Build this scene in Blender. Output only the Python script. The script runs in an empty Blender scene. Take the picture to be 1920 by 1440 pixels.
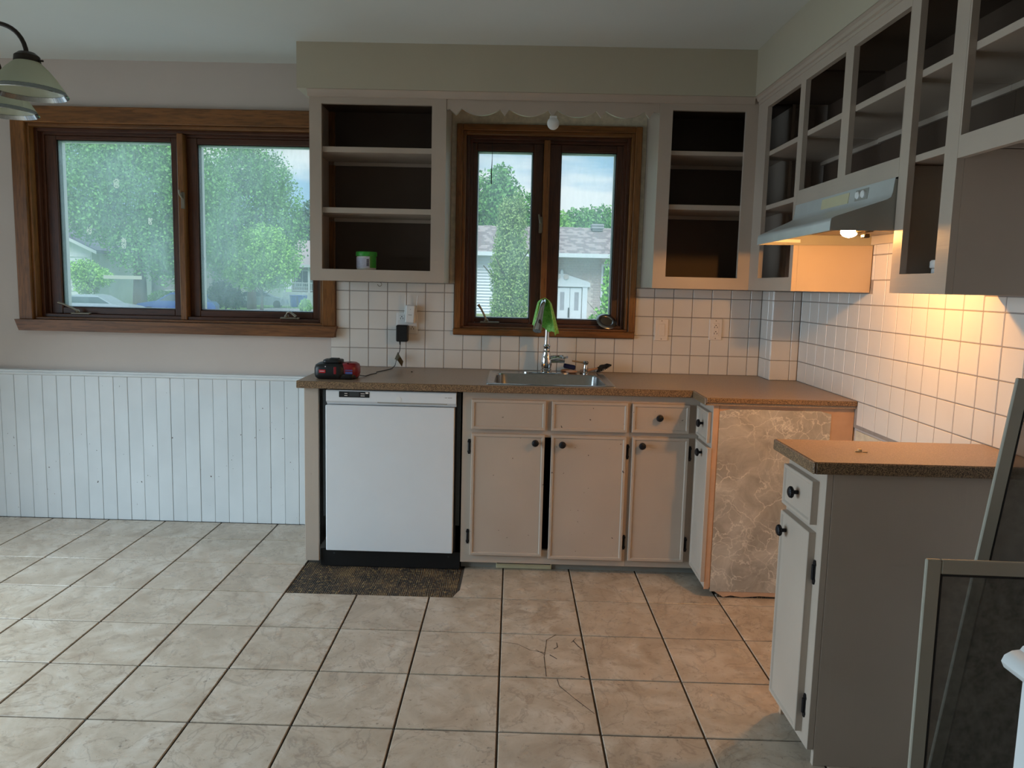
import bpy, bmesh, math, random
from mathutils import Matrix, Vector
random.seed(7)
PI = math.pi
scene = bpy.context.scene
COL = scene.collection

# ------------------------------------------------------------------ camera
CAM_POS = Vector((0.0, -4.0244, 1.3874))
YAW, PITCH, ROLL, FPX = -0.0137, 0.1116, -0.0230, 1363.46
_f = Vector((math.sin(YAW)*math.cos(PITCH), math.cos(YAW)*math.cos(PITCH), -math.sin(PITCH)))
_r = Vector((math.cos(YAW), -math.sin(YAW), 0))
_d = _f.cross(_r)
_r2 = _r*math.cos(ROLL) + _d*math.sin(ROLL)
_d2 = -_r*math.sin(ROLL) + _d*math.cos(ROLL)
cam_data = bpy.data.cameras.new('camera')
cam = bpy.data.objects.new('camera', cam_data)
COL.objects.link(cam)
cam.matrix_world = Matrix(((_r2.x, -_d2.x, -_f.x, CAM_POS.x), (_r2.y, -_d2.y, -_f.y, CAM_POS.y),
                           (_r2.z, -_d2.z, -_f.z, CAM_POS.z), (0, 0, 0, 1)))
cam_data.sensor_fit = 'HORIZONTAL'
cam_data.sensor_width = 36
cam_data.lens = FPX/1920*36
cam_data.shift_x = 19.8/1920
cam_data.shift_y = -32.7/1920
cam_data.clip_start = 0.05
cam_data.clip_end = 500
scene.camera = cam

# ------------------------------------------------------------------ view, world, lights
scene.view_settings.view_transform = 'Standard'
scene.view_settings.look = 'None'
scene.view_settings.exposure = -0.18
scene.view_settings.gamma = 1.0
scene.view_settings.use_curve_mapping = False

SKY = 1.25
world = bpy.data.worlds.new('overcast_sky')
scene.world = world
world.use_nodes = True
nt = world.node_tree
nt.nodes.clear()
_o = nt.nodes.new('ShaderNodeOutputWorld')
_b = nt.nodes.new('ShaderNodeBackground')
_tc = nt.nodes.new('ShaderNodeTexCoord')
_mp = nt.nodes.new('ShaderNodeMapping')
_mp.inputs['Scale'].default_value = (1.6, 1.6, 6.0)
_n = nt.nodes.new('ShaderNodeTexNoise')
_n.inputs['Scale'].default_value = 2.2
_n.inputs['Detail'].default_value = 7
_n.inputs['Roughness'].default_value = 0.55
_n.inputs['Distortion'].default_value = 0.4
_cr = nt.nodes.new('ShaderNodeValToRGB')
_cr.color_ramp.elements[0].position = 0.43
_cr.color_ramp.elements[0].color = (0.40, 0.64, 0.84, 1)
_cr.color_ramp.elements[1].position = 0.60
_cr.color_ramp.elements[1].color = (0.97, 1.0, 1.0, 1)
nt.links.new(_tc.outputs['Generated'], _mp.inputs['Vector'])
nt.links.new(_mp.outputs['Vector'], _n.inputs['Vector'])
nt.links.new(_n.outputs['Fac'], _cr.inputs['Fac'])
nt.links.new(_cr.outputs['Color'], _b.inputs['Color'])
_b.inputs['Strength'].default_value = SKY
nt.links.new(_b.outputs['Background'], _o.inputs['Surface'])


def lamp(name, kind, loc, rot, power, col, **kw):
    d = bpy.data.lights.new(name, kind)
    d.energy = power
    d.color = col
    for k, v in kw.items():
        setattr(d, k, v)
    o = bpy.data.objects.new(name, d)
    COL.objects.link(o)
    o.location = loc
    o.rotation_euler = rot
    return o


# soft sun behind thin cloud, high over the roof
lamp('soft_sun', 'SUN', (0, -5, 20), (math.radians(38), 0, math.radians(8)), 4.5, (1, 0.97, 0.92), angle=math.radians(40))
# daylight entering through the glazed patio door in the left wall
lamp('patio_door_daylight', 'AREA', (-3.56, -2.30, 1.05), (0, math.radians(-50), 0), 92, (0.66, 0.86, 1.0),
     shape='RECTANGLE', size=2.0, size_y=2.7, spread=math.radians(124))







# ------------------------------------------------------------------ mesh helpers
class MB:
    def __init__(s):
        s.v = []
        s.f = []

    def add(s, vs, fs):
        n = len(s.v)
        s.v += [tuple(p) for p in vs]
        s.f += [tuple(i+n for i in f) for f in fs]
        return s

    def box(s, x0, x1, y0, y1, z0, z1):
        v = [(x, y, z) for z in (z0, z1) for y in (y0, y1) for x in (x0, x1)]
        return s.add(v, [(0, 2, 3, 1), (4, 5, 7, 6), (0, 1, 5, 4), (2, 6, 7, 3), (0, 4, 6, 2), (1, 3, 7, 5)])

    def cbox(s, x0, x1, y0, y1, z0, z1, b=0.002):
        lo, hi = (min(x0, x1), min(y0, y1), min(z0, z1)), (max(x0, x1), max(y0, y1), max(z0, z1))
        b = min(b, *[(hi[i]-lo[i])*0.45 for i in range(3)])
        vs, idx = [], {}
        for c in [(a, d, e) for a in (0, 1) for d in (0, 1) for e in (0, 1)]:
            for ax in range(3):
                p = []
                for i in range(3):
                    e = hi[i] if c[i] else lo[i]
                    if i != ax:
                        e += -b if c[i] else b
                    p.append(e)
                idx[c, ax] = len(vs)
                vs.append(p)
        fs = []
        for ax in range(3):
            o = [i for i in range(3) if i != ax]
            for sd in (0, 1):
                q = []
                for a, d in ((0, 0), (1, 0), (1, 1), (0, 1)):
                    c = [0, 0, 0]
                    c[ax] = sd
                    c[o[0]] = a
                    c[o[1]] = d
                    q.append(idx[tuple(c), ax])
                fs.append(q)
            for a in (0, 1):
                for d in (0, 1):
                    c0 = [0, 0, 0]
                    c0[o[0]] = a
                    c0[o[1]] = d
                    c1 = list(c0)
                    c1[ax] = 1
                    c0, c1 = tuple(c0), tuple(c1)
                    fs.append((idx[c0, o[0]], idx[c0, o[1]], idx[c1, o[1]], idx[c1, o[0]]))
        for c in [(a, d, e) for a in (0, 1) for d in (0, 1) for e in (0, 1)]:
            fs.append((idx[c, 0], idx[c, 1], idx[c, 2]))
        return s.add(vs, fs)

    def prism(s, poly, axis, lo, hi):
        """poly of 2-D points in the two other axes (in x,y,z order), extruded along axis."""
        def mk(p, h):
            q = list(p)
            q.insert('xyz'.index(axis), h)
            return q
        n = len(poly)
        v = [mk(p, lo) for p in poly] + [mk(p, hi) for p in poly]
        f = [tuple(range(n)), tuple(range(2*n-1, n-1, -1))]
        f += [(i, (i+1) % n, n+(i+1) % n, n+i) for i in range(n)]
        return s.add(v, f)

    def lathe(s, prof, c=(0, 0, 0), n=24, axis='z', ribs=0, ribamp=0.0, close=False):
        v, f = [], []
        for (r, h) in prof:
            for k in range(n):
                a = 2*PI*k/n
                rr = r*(1+ribamp*math.cos(ribs*a)) if ribs else r
                p = (rr*math.cos(a), rr*math.sin(a), h)
                if axis == 'y':
                    p = (p[0], p[2], p[1])
                elif axis == 'x':
                    p = (p[2], p[0], p[1])
                v.append((c[0]+p[0], c[1]+p[1], c[2]+p[2]))
        m = len(prof)
        for i in range(m-1):
            for k in range(n):
                f.append((i*n+k, i*n+(k+1) % n, (i+1)*n+(k+1) % n, (i+1)*n+k))
        if close:
            for k in range(n):
                f.append(((m-1)*n+k, (m-1)*n+(k+1) % n, (k+1) % n, k))
        else:
            if prof[0][0] > 1e-6:
                f.append(tuple(range(n-1, -1, -1)))
            if prof[-1][0] > 1e-6:
                f.append(tuple((m-1)*n+k for k in range(n)))
        return s.add(v, f)

    def tube(s, pts, r, n=10):
        pts = [Vector(p) for p in pts]
        v, f = [], []
        up = Vector((0.123, 0.37, 0.92)).normalized()
        for i, p in enumerate(pts):
            t = (pts[min(i+1, len(pts)-1)]-pts[max(i-1, 0)]).normalized()
            a = t.cross(up)
            if a.length < 1e-4:
                a = t.cross(Vector((1, 0, 0)))
            a.normalize()
            b = t.cross(a).normalized()
            up = b.cross(t) if False else up
            rr = r[i] if isinstance(r, (list, tuple)) else r
            for k in range(n):
                g = 2*PI*k/n
                v.append(p+a*math.cos(g)*rr+b*math.sin(g)*rr)
        m = len(pts)
        for i in range(m-1):
            for k in range(n):
                f.append((i*n+k, i*n+(k+1) % n, (i+1)*n+(k+1) % n, (i+1)*n+k))
        f.append(tuple(range(n-1, -1, -1)))
        f.append(tuple((m-1)*n+k for k in range(n)))
        return s.add(v, f)

    def ell(s, c, rx, ry, rz, n=16, m=10):
        prof = [(max(1e-7, math.sin(PI*i/m)), -math.cos(PI*i/m)) for i in range(m+1)]
        k0 = len(s.v)
        s.lathe(prof, n=n)
        for i in range(k0, len(s.v)):
            x, y, z = s.v[i]
            s.v[i] = (c[0]+x*rx, c[1]+y*ry, c[2]+z*rz)
        return s

    def panel(s, u0, u1, v0, v1, w0, t, face, rim=0.012, dip=0.005):
        """slab with a raised rim round a sunk field; face '-y' or '-x'; w0 = plane of its back."""
        def mp(u, v, w):
            return (u, w0-w, v) if face == '-y' else (w0-w, u, v)
        rings = [(0, 0), (0, t-0.002), (0.002, t), (rim, t), (rim+0.004, t-dip)]
        v, f = [], []
        for ins, w in rings:
            v += [mp(u0+ins, v0+ins, w), mp(u1-ins, v0+ins, w), mp(u1-ins, v1-ins, w), mp(u0+ins, v1-ins, w)]
        f.append((0, 1, 2, 3))
        for i in range(len(rings)-1):
            for k in range(4):
                f.append((i*4+k, i*4+(k+1) % 4, i*4+4+(k+1) % 4, i*4+4+k))
        j = (len(rings)-1)*4
        f.append((j, j+1, j+2, j+3))
        return s.add(v, f)

    def grid(s, xs, ys, mask, z0, z1):
        """solid made of the cells of a grid for which mask(i, j) holds."""
        nx, ny = len(xs)-1, len(ys)-1
        on = lambda i, j: 0 <= i < nx and 0 <= j < ny and mask(i, j)
        ids = {}
        vs, fs = [], []

        def V(i, j, t):
            k = (i, j, t)
            if k not in ids:
                ids[k] = len(vs)
                vs.append((xs[i], ys[j], z1 if t else z0))
            return ids[k]
        for i in range(nx):
            for j in range(ny):
                if not on(i, j):
                    continue
                fs.append((V(i, j, 1), V(i+1, j, 1), V(i+1, j+1, 1), V(i, j+1, 1)))
                fs.append((V(i, j, 0), V(i, j+1, 0), V(i+1, j+1, 0), V(i+1, j, 0)))
                if not on(i-1, j):
                    fs.append((V(i, j, 0), V(i, j, 1), V(i, j+1, 1), V(i, j+1, 0)))
                if not on(i+1, j):
                    fs.append((V(i+1, j, 0), V(i+1, j+1, 0), V(i+1, j+1, 1), V(i+1, j, 1)))
                if not on(i, j-1):
                    fs.append((V(i, j, 0), V(i+1, j, 0), V(i+1, j, 1), V(i, j, 1)))
                if not on(i, j+1):
                    fs.append((V(i, j+1, 0), V(i, j+1, 1), V(i+1, j+1, 1), V(i+1, j+1, 0)))
        return s.add(vs, fs)

    def xf(s, M):
        s.v = [tuple(M @ Vector(p)) for p in s.v]
        return s


WL = {}


def mesh_of(name, mb, off, material, smooth):
    me = bpy.data.meshes.new(name)
    me.from_pydata([(p[0]-off[0], p[1]-off[1], p[2]-off[2]) for p in mb.v], [], mb.f)
    bm = bmesh.new()
    bm.from_mesh(me)
    bmesh.ops.recalc_face_normals(bm, faces=bm.faces)
    bm.to_mesh(me)
    bm.free()
    if smooth:
        me.polygons.foreach_set('use_smooth', [True]*len(me.polygons))
        me.set_sharp_from_angle(angle=math.radians(smooth))
    me.materials.append(material)
    return me


def tag(o, label=None, cat=None, group=None, kind=None):
    for k, v in (('label', label), ('category', cat), ('group', group), ('kind', kind)):
        if v:
            o[k] = v
    return o


def T(name, label, cat, loc, group=None, kind=None):
    o = bpy.data.objects.new(name, None)
    o.empty_display_size = 0.05
    COL.objects.link(o)
    o.location = loc
    WL[o.name] = Vector(loc)
    return tag(o, label, cat, group, kind)


def P(parent, name, mb, material, label=None, smooth=0, kind=None):
    off = WL[parent.name]
    o = bpy.data.objects.new(name, mesh_of(name, mb, off, material, smooth))
    COL.objects.link(o)
    o.parent = parent
    WL[o.name] = off
    return tag(o, label, None, None, kind)


def S(name, label, cat, mb, material, group=None, kind=None, smooth=0):
    xs, ys, zs = zip(*mb.v)
    off = Vector(((min(xs)+max(xs))/2, (min(ys)+max(ys))/2, min(zs)))
    o = bpy.data.objects.new(name, mesh_of(name, mb, off, material, smooth))
    COL.objects.link(o)
    o.location = off
    WL[o.name] = off
    return tag(o, label, cat, group, kind)


def C(parent, name, me, loc, rot=None):
    """a piece sharing mesh data; loc in world space."""
    o = bpy.data.objects.new(name, me)
    COL.objects.link(o)
    o.parent = parent
    o.location = Vector(loc)-WL[parent.name]
    if rot:
        o.rotation_euler = rot
    return o


# ------------------------------------------------------------------ materials
def srgb(r, g, b):
    def c(x):
        x /= 255
        return x/12.92 if x <= 0.04045 else ((x+0.055)/1.055)**2.4
    return (c(r), c(g), c(b), 1)


class NT:
    def __init__(s, name):
        s.m = bpy.data.materials.new(name)
        s.m.use_nodes = True
        s.t = s.m.node_tree
        s.t.nodes.clear()
        s.out = s.t.nodes.new('ShaderNodeOutputMaterial')

    def n(s, kind, **inp):
        nd = s.t.nodes.new(kind)
        for k, v in inp.items():
            if k.startswith('_'):
                setattr(nd, k[1:], v)
            else:
                s.set(nd, k, v)
        return nd

    def set(s, nd, key, v):
        key = key.replace('__', ' ')
        i = nd.inputs[int(key[1:])] if key[0] == 'i' and key[1:].isdigit() else nd.inputs[key]
        if isinstance(v, bpy.types.NodeSocket):
            s.t.links.new(v, i)
        else:
            i.default_value = v

    def ramp(s, fac, *stops):
        nd = s.t.nodes.new('ShaderNodeValToRGB')
        e = nd.color_ramp.elements
        while len(e) < len(stops):
            e.new(0.5)
        for el, (p, c) in zip(e, stops):
            el.position = p
            el.color = c if len(c) == 4 else (*c, 1)
        s.t.links.new(fac, nd.inputs['Fac'])
        return nd.outputs['Color']

    def mix(s, fac, a, b, mode='MIX'):
        nd = s.t.nodes.new('ShaderNodeMix')
        nd.data_type = 'RGBA'
        nd.blend_type = mode
        for i, v in ((0, fac), (6, a), (7, b)):
            if isinstance(v, bpy.types.NodeSocket):
                s.t.links.new(v, nd.inputs[i])
            else:
                nd.inputs[i].default_value = v
        return nd.outputs[2]

    def coord(s, scale=(1, 1, 1), rnd=False, gen='Object'):
        tc = s.t.nodes.new('ShaderNodeTexCoord')
        mp = s.t.nodes.new('ShaderNodeMapping')
        mp.inputs['Scale'].default_value = scale
        s.t.links.new(tc.outputs[gen], mp.inputs['Vector'])
        if rnd:
            oi = s.t.nodes.new('ShaderNodeObjectInfo')
            mm = s.t.nodes.new('ShaderNodeMath')
            mm.operation = 'MULTIPLY'
            mm.inputs[1].default_value = 37.0
            s.t.links.new(oi.outputs['Random'], mm.inputs[0])
            s.t.links.new(mm.outputs[0], mp.inputs['Location'])
        return mp.outputs['Vector']

    def noise(s, vec, scale, detail=4, rough=0.5, dist=0.0):
        nd = s.t.nodes.new('ShaderNodeTexNoise')
        nd.inputs['Scale'].default_value = scale
        nd.inputs['Detail'].default_value = detail
        nd.inputs['Roughness'].default_value = rough
        nd.inputs['Distortion'].default_value = dist
        s.t.links.new(vec, nd.inputs['Vector'])
        return nd.outputs['Fac']

    def bump(s, h, strength=0.2, dist=0.002):
        nd = s.t.nodes.new('ShaderNodeBump')
        nd.inputs['Strength'].default_value = strength
        nd.inputs['Distance'].default_value = dist
        s.t.links.new(h, nd.inputs['Height'])
        return nd.outputs['Normal']

    def bsdf(s, color, rough=0.5, metal=0.0, normal=None, spec=0.5, **kw):
        nd = s.t.nodes.new('ShaderNodeBsdfPrincipled')
        s.set(nd, 'Base__Color', color)
        s.set(nd, 'Roughness', rough)
        s.set(nd, 'Metallic', metal)
        s.set(nd, 'Specular__IOR__Level', spec)
        if normal is not None:
            s.t.links.new(normal, nd.inputs['Normal'])
        for k, v in kw.items():
            s.set(nd, k, v)
        s.t.links.new(nd.outputs[0], s.out.inputs['Surface'])
        return nd


def sc(c, k):
    return (min(1, c[0]*k), min(1, c[1]*k), min(1, c[2]*k), 1)


def plain(name, col, rough=0.5, metal=0.0, var=0.06, scale=6.0, bump=0.0, bscale=40.0, rnd=False, spec=0.5):
    t = NT(name)
    v = t.coord(rnd=rnd)
    fac = t.noise(v, scale, 4, 0.6)
    colr = t.ramp(fac, (0.3, sc(col, 1-var)), (0.7, sc(col, 1+var)))
    nrm = t.bump(t.noise(v, bscale, 3), bump, 0.002) if bump else None
    t.bsdf(colr, rough, metal, nrm, spec)
    return t.m


def wood(name, col, axis='x', dark=0.55, rough=0.33):
    t = NT(name)
    s = {'x': (1.2, 14, 14), 'y': (14, 1.2, 14), 'z': (14, 14, 1.2)}[axis]
    v = t.coord(s, rnd=True)
    a = t.noise(v, 2.0, 6, 0.6, 0.6)
    b = t.noise(v, 9.0, 3, 0.6)
    c = t.ramp(a, (0.30, sc(col, dark)), (0.52, col), (0.72, sc(col, 1.25)))
    c2 = t.mix(t.ramp(b, (0.35, (0, 0, 0, 1)), (0.5, (1, 1, 1, 1))), sc(col, dark*0.75), c)
    t.bsdf(t.mix(0.65, c, c2), rough, 0, t.bump(b, 0.15, 0.001))
    return t.m


def painted(name, col, rough=0.42, strokes='x', chips=0.0, bs=0.25):
    """brushed paint over wood: faint stroke relief, optional chipped specks."""
    t = NT(name)
    s = {'x': (2, 30, 30), 'y': (30, 2, 30), 'z': (30, 30, 2)}[strokes]
    v = t.coord(s, rnd=True)
    v2 = t.coord((1, 1, 1), rnd=True)
    a = t.noise(v, 3.0, 4, 0.6)
    g = t.noise(v2, 3.0, 3, 0.5)
    c = t.ramp(g, (0.3, sc(col, 0.93)), (0.7, sc(col, 1.05)))
    if chips:
        k = t.noise(v2, 55.0, 2, 0.5)
        c = t.mix(t.ramp(k, (chips, (0, 0, 0, 1)), (chips+0.01, (1, 1, 1, 1))), c, srgb(70, 55, 45))
    t.bsdf(c, rough, 0, t.bump(a, bs, 0.0015))
    return t.m


BEIGE = srgb(182, 167, 153)
M = {}
M['cab'] = painted('taupe_cabinet_paint', BEIGE, 0.40, 'x')
M['cabz'] = painted('taupe_cabinet_paint_upright', BEIGE, 0.40, 'z')
M['caby'] = painted('taupe_cabinet_paint_run', BEIGE, 0.38, 'y', bs=0.4)
M['cabchip'] = painted('chipped_taupe_paint', BEIGE, 0.42, 'z', chips=0.735)
M['cabin'] = plain('shaded_taupe_interior', srgb(84, 67, 55), 0.6, var=0.05)  # taupe paint darkened in its colour for the shade inside the cabinets
M['rawedge'] = plain('bare_pinkish_board', srgb(196, 160, 132), 0.6, var=0.08, scale=12)
M['wall'] = plain('beige_wall_paint', srgb(202, 190, 182), 0.75, var=0.03, scale=2.5, bump=0.08, bscale=120)
M['soffit'] = plain('cream_soffit_paint', srgb(186, 178, 158), 0.75, var=0.03, scale=2.0, bump=0.08, bscale=120)
M['ceiling'] = plain('white_ceiling_paint', srgb(212, 216, 212), 0.85, var=0.02, scale=1.5, bump=0.1, bscale=150)
M['white'] = painted('white_painted_board', srgb(226, 230, 232), 0.45, 'z', chips=0.76, bs=0.12)
M['whitetrim'] = painted('white_trim_paint', srgb(228, 232, 234), 0.4, 'x', bs=0.1)
M['woodx'] = wood('oak_stain_x', srgb(134, 86, 42), 'x')
M['woodz'] = wood('oak_stain_z', srgb(134, 86, 42), 'z')
M['sashx'] = wood('dark_sash_x', srgb(86, 50, 32), 'x')
M['sashz'] = wood('dark_sash_z', srgb(86, 50, 32), 'z')
M['sill'] = wood('sill_oak', srgb(126, 82, 48), 'x')
M['plaster'] = plain('bare_plaster', srgb(208, 198, 176), 0.9, var=0.16, scale=30, bump=0.3)
M['tile'] = plain('white_glazed_tile', srgb(226, 222, 216), 0.16, var=0.025, scale=5, bump=0.06, bscale=25, rnd=True)
M['grout'] = plain('grey_grout', srgb(150, 142, 136), 0.9, var=0.1, scale=40)
M['steel'] = plain('brushed_steel', srgb(168, 168, 168), 0.26, 1.0, var=0.05, scale=60)
M['chrome'] = plain('chrome', srgb(215, 215, 215), 0.08, 1.0, var=0.02)
M['nickel'] = plain('aged_metal', srgb(140, 130, 115), 0.4, 0.9, var=0.12)
M['iron'] = plain('black_iron', srgb(30, 30, 34), 0.4, 0.5, var=0.1)
M['black'] = plain('black_plastic', srgb(16, 16, 17), 0.45, var=0.1)
M['darkgrey'] = plain('dark_grey_metal', srgb(58, 62, 64), 0.5, 0.3)
M['appliance'] = plain('white_enamel', srgb(222, 225, 228), 0.35, var=0.015)
M['appliance2'] = plain('white_plastic', srgb(228, 228, 226), 0.4, var=0.015)
M['hood'] = plain('satin_hood_enamel', srgb(204, 207, 204), 0.30, 0.25, var=0.05, scale=10)
M['hoodside'] = plain('grey_hood_side', srgb(150, 148, 140), 0.5, 0.0, var=0.05)
M['hoodin'] = plain('hood_inside', srgb(205, 195, 180), 0.5, 0.0, var=0.06)
M['cream'] = plain('yellowed_plate', srgb(200, 192, 158), 0.5, var=0.04)
M['red'] = plain('dark_red_plastic', srgb(130, 20, 30), 0.35, var=0.05)
M['badge'] = plain('red_badge', srgb(190, 40, 50), 0.4, var=0.05)
M['pale'] = plain('pale_print', srgb(220, 200, 205), 0.5)
M['blueprint'] = plain('blue_print', srgb(70, 80, 140), 0.5)
M['greenlid'] = plain('green_plastic', srgb(60, 165, 60), 0.4)
M['jarlabel'] = plain('jar_label', srgb(205, 205, 222), 0.5, var=0.12, scale=60)
M['navy'] = plain('navy_sponge', srgb(24, 36, 84), 0.9, bump=0.5)
M['bristle'] = plain('black_bristle', srgb(20, 20, 22), 0.6)
M['skin'] = plain('pale_wood_handle', srgb(190, 150, 125), 0.5)
M['bronze'] = plain('dark_bronze', srgb(52, 44, 38), 0.45, 0.6, var=0.15)
M['screenframe'] = plain('grey_green_aluminium', srgb(164, 162, 150), 0.42, 0.15, var=0.06)
M['spline'] = plain('black_spline', srgb(14, 14, 14), 0.7)
M['plate'] = plain('outlet_plate', srgb(236, 228, 220), 0.4, var=0.01)
M['scrap'] = plain('paper_scrap', srgb(215, 190, 150), 0.8)
M['knobgrey'] = plain('knob_grey', srgb(150, 150, 145), 0.4, 0.3)

t = NT('backlit_glue_residue')
_g = t.n('ShaderNodeBsdfTranslucent', Color=srgb(240, 236, 225))
t.t.links.new(_g.outputs[0], t.out.inputs['Surface'])
M['residue'] = t.m
# green microfibre cloth
t = NT('green_cloth')
_v = t.coord()
t.bsdf(t.ramp(t.noise(_v, 90, 3), (0.3, srgb(112, 196, 86)), (0.7, srgb(178, 232, 136))), 0.95, 0,
       t.bump(t.noise(_v, 400, 2), 0.5, 0.002))
M['cloth'] = t.m

# laminate worktop
t = NT('speckled_brown_laminate')
_v = t.coord()
_a = t.noise(_v, 330, 2, 0.6)
_b2 = t.noise(_v, 140, 3, 0.6)
_c = t.ramp(_a, (0.36, srgb(104, 84, 66)), (0.48, srgb(164, 142, 122)), (0.62, srgb(170, 148, 128)), (0.72, srgb(196, 174, 150)))
_c = t.mix(t.ramp(_b2, (0.42, (0, 0, 0, 1)), (0.6, (1, 1, 1, 1))), srgb(152, 130, 110), _c)
t.bsdf(_c, 0.34, 0, t.bump(_a, 0.12, 0.0006))
M['lam'] = t.m
t = NT('speckled_laminate_edge')
_v = t.coord()
_a = t.noise(_v, 300, 2, 0.7)
t.bsdf(t.ramp(_a, (0.36, srgb(58, 44, 31)), (0.5, srgb(120, 95, 71)), (0.66, srgb(170, 140, 105))), 0.4)
M['lamedge'] = t.m

# floor tile
t = NT('beige_stone_floor_tile')
_v = t.coord(rnd=True)
_a = t.noise(_v, 5.0, 8, 0.62, 1.2)
_f2 = t.noise(_v, 16.0, 6, 0.7, 0.5)
_vn = t.noise(_v, 3.2, 9, 0.55, 1.6)
_c = t.ramp(_a, (0.28, srgb(164, 145, 125)), (0.5, srgb(187, 170, 151)), (0.72, srgb(206, 193, 178)))
_c = t.mix(t.ramp(_f2, (0.34, (0, 0, 0, 1)), (0.46, (1, 1, 1, 1))), srgb(170, 150, 130), _c)
_ln = t.ramp(_vn, (0.485, (0, 0, 0, 1)), (0.497, (1, 1, 1, 1)), (0.503, (1, 1, 1, 1)), (0.515, (0, 0, 0, 1)))
_c = t.mix(t.mix(1.0, _ln, (0.38, 0.38, 0.38, 1), 'MULTIPLY'), _c, srgb(128, 110, 96))
_pit = t.ramp(t.noise(_v, 60, 3), (0.27, (1, 1, 1, 1)), (0.31, (0, 0, 0, 1)))
_c = t.mix(t.mix(1.0, _pit, (0.6, 0.6, 0.6, 1), 'MULTIPLY'), _c, srgb(95, 80, 68))
t.bsdf(_c, t.ramp(_f2, (0.3, (0.36, 0.36, 0.36, 1)), (0.7, (0.24, 0.24, 0.24, 1))), 0, t.bump(_f2, 0.18, 0.002))
M['ftile'] = t.m
M['fgrout'] = plain('dark_floor_grout', srgb(64, 56, 48), 0.9, var=0.2, scale=30, bump=0.3)
M['crack'] = plain('crack_dark', srgb(60, 50, 44), 0.9)

# bare subfloor with trowel ridges
t = NT('bare_subfloor_adhesive')
_v = t.coord()
_a = t.noise(_v, 9, 6, 0.7)
_b2 = t.noise(_v, 70, 4, 0.7)
_w = t.n('ShaderNodeTexWave', Vector=t.coord((1, 0.2, 1)), Scale=38.0, Distortion=6.0, Detail=3.0)
_c = t.ramp(_a, (0.36, srgb(30, 26, 23)), (0.5, srgb(72, 58, 44)), (0.64, srgb(122, 98, 66)))
_c = t.mix(t.ramp(_b2, (0.54, (0, 0, 0, 1)), (0.62, (1, 1, 1, 1))), _c, srgb(150, 124, 82))
_c = t.mix(t.ramp(_w.outputs['Fac'], (0.2, (0.5, 0.5, 0.5, 1)), (0.6, (0, 0, 0, 1))), _c, srgb(26, 22, 20))
t.bsdf(_c, 0.8, 0, t.bump(_w.outputs['Fac'], 0.6, 0.004))
M['subfloor'] = t.m

# marbled vinyl sheet on the cabinet end
t = NT('marbled_vinyl')
_v = t.coord()
_n1 = t.noise(_v, 7, 5, 0.65, 0.8)
_d = t.n('ShaderNodeTexNoise', Vector=_v, Scale=5.0, Detail=5.0, Roughness=0.6)
_vec = t.mix(0.16, _v, _d.outputs['Color'])
_vo = t.n('ShaderNodeTexVoronoi', Vector=_vec, Scale=7.5, _feature='DISTANCE_TO_EDGE')
_vo2 = t.n('ShaderNodeTexVoronoi', Vector=_vec, Scale=17.0, _feature='DISTANCE_TO_EDGE')
_msk = t.ramp(t.noise(_v, 4.5, 3), (0.36, (0, 0, 0, 1)), (0.55, (1, 1, 1, 1)))
_msk2 = t.ramp(t.noise(_v, 6.5, 3), (0.42, (0, 0, 0, 1)), (0.56, (1, 1, 1, 1)))
_l1 = t.mix(1.0, t.ramp(_vo.outputs['Distance'], (0.0, (1, 1, 1, 1)), (0.020, (0, 0, 0, 1))), _msk, 'MULTIPLY')
_l2 = t.mix(1.0, t.ramp(_vo2.outputs['Distance'], (0.0, (1, 1, 1, 1)), (0.035, (0, 0, 0, 1))), _msk2, 'MULTIPLY')
_l = t.mix(1.0, _l1, _l2, 'ADD')
_c = t.ramp(_n1, (0.30, srgb(150, 144, 134)), (0.5, srgb(176, 170, 160)), (0.7, srgb(198, 193, 183)))
_c = t.mix(t.mix(1.0, _l, (0.75, 0.75, 0.75, 1), 'MULTIPLY'), _c, srgb(228, 222, 210))
t.bsdf(_c, 0.45, 0, t.bump(_n1, 0.15, 0.003))
M['vinyl'] = t.m

# lamp shade: ribbed frosted glass
t = NT('ribbed_frosted_glass')
_g = t.n('ShaderNodeBsdfTranslucent', Color=srgb(215, 218, 200))
_d = t.n('ShaderNodeBsdfDiffuse', Color=srgb(200, 200, 180))
_gl = t.n('ShaderNodeBsdfGlossy', Roughness=0.25)
_m1 = t.n('ShaderNodeMixShader', i0=0.5, i1=_g.outputs[0], i2=_d.outputs[0])
_m2 = t.n('ShaderNodeMixShader', i0=0.08, i1=_m1.outputs[0], i2=_gl.outputs[0])
t.t.links.new(_m2.outputs[0], t.out.inputs['Surface'])
M['shade'] = t.m
t = NT('clear_green_glass_rim')
_tr = t.n('ShaderNodeBsdfTransparent', Color=srgb(110, 130, 125))
_gl = t.n('ShaderNodeBsdfGlossy', Roughness=0.1)
_m1 = t.n('ShaderNodeMixShader', i0=0.3, i1=_tr.outputs[0], i2=_gl.outputs[0])
t.t.links.new(_m1.outputs[0], t.out.inputs['Surface'])
M['glassrim'] = t.m


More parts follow.
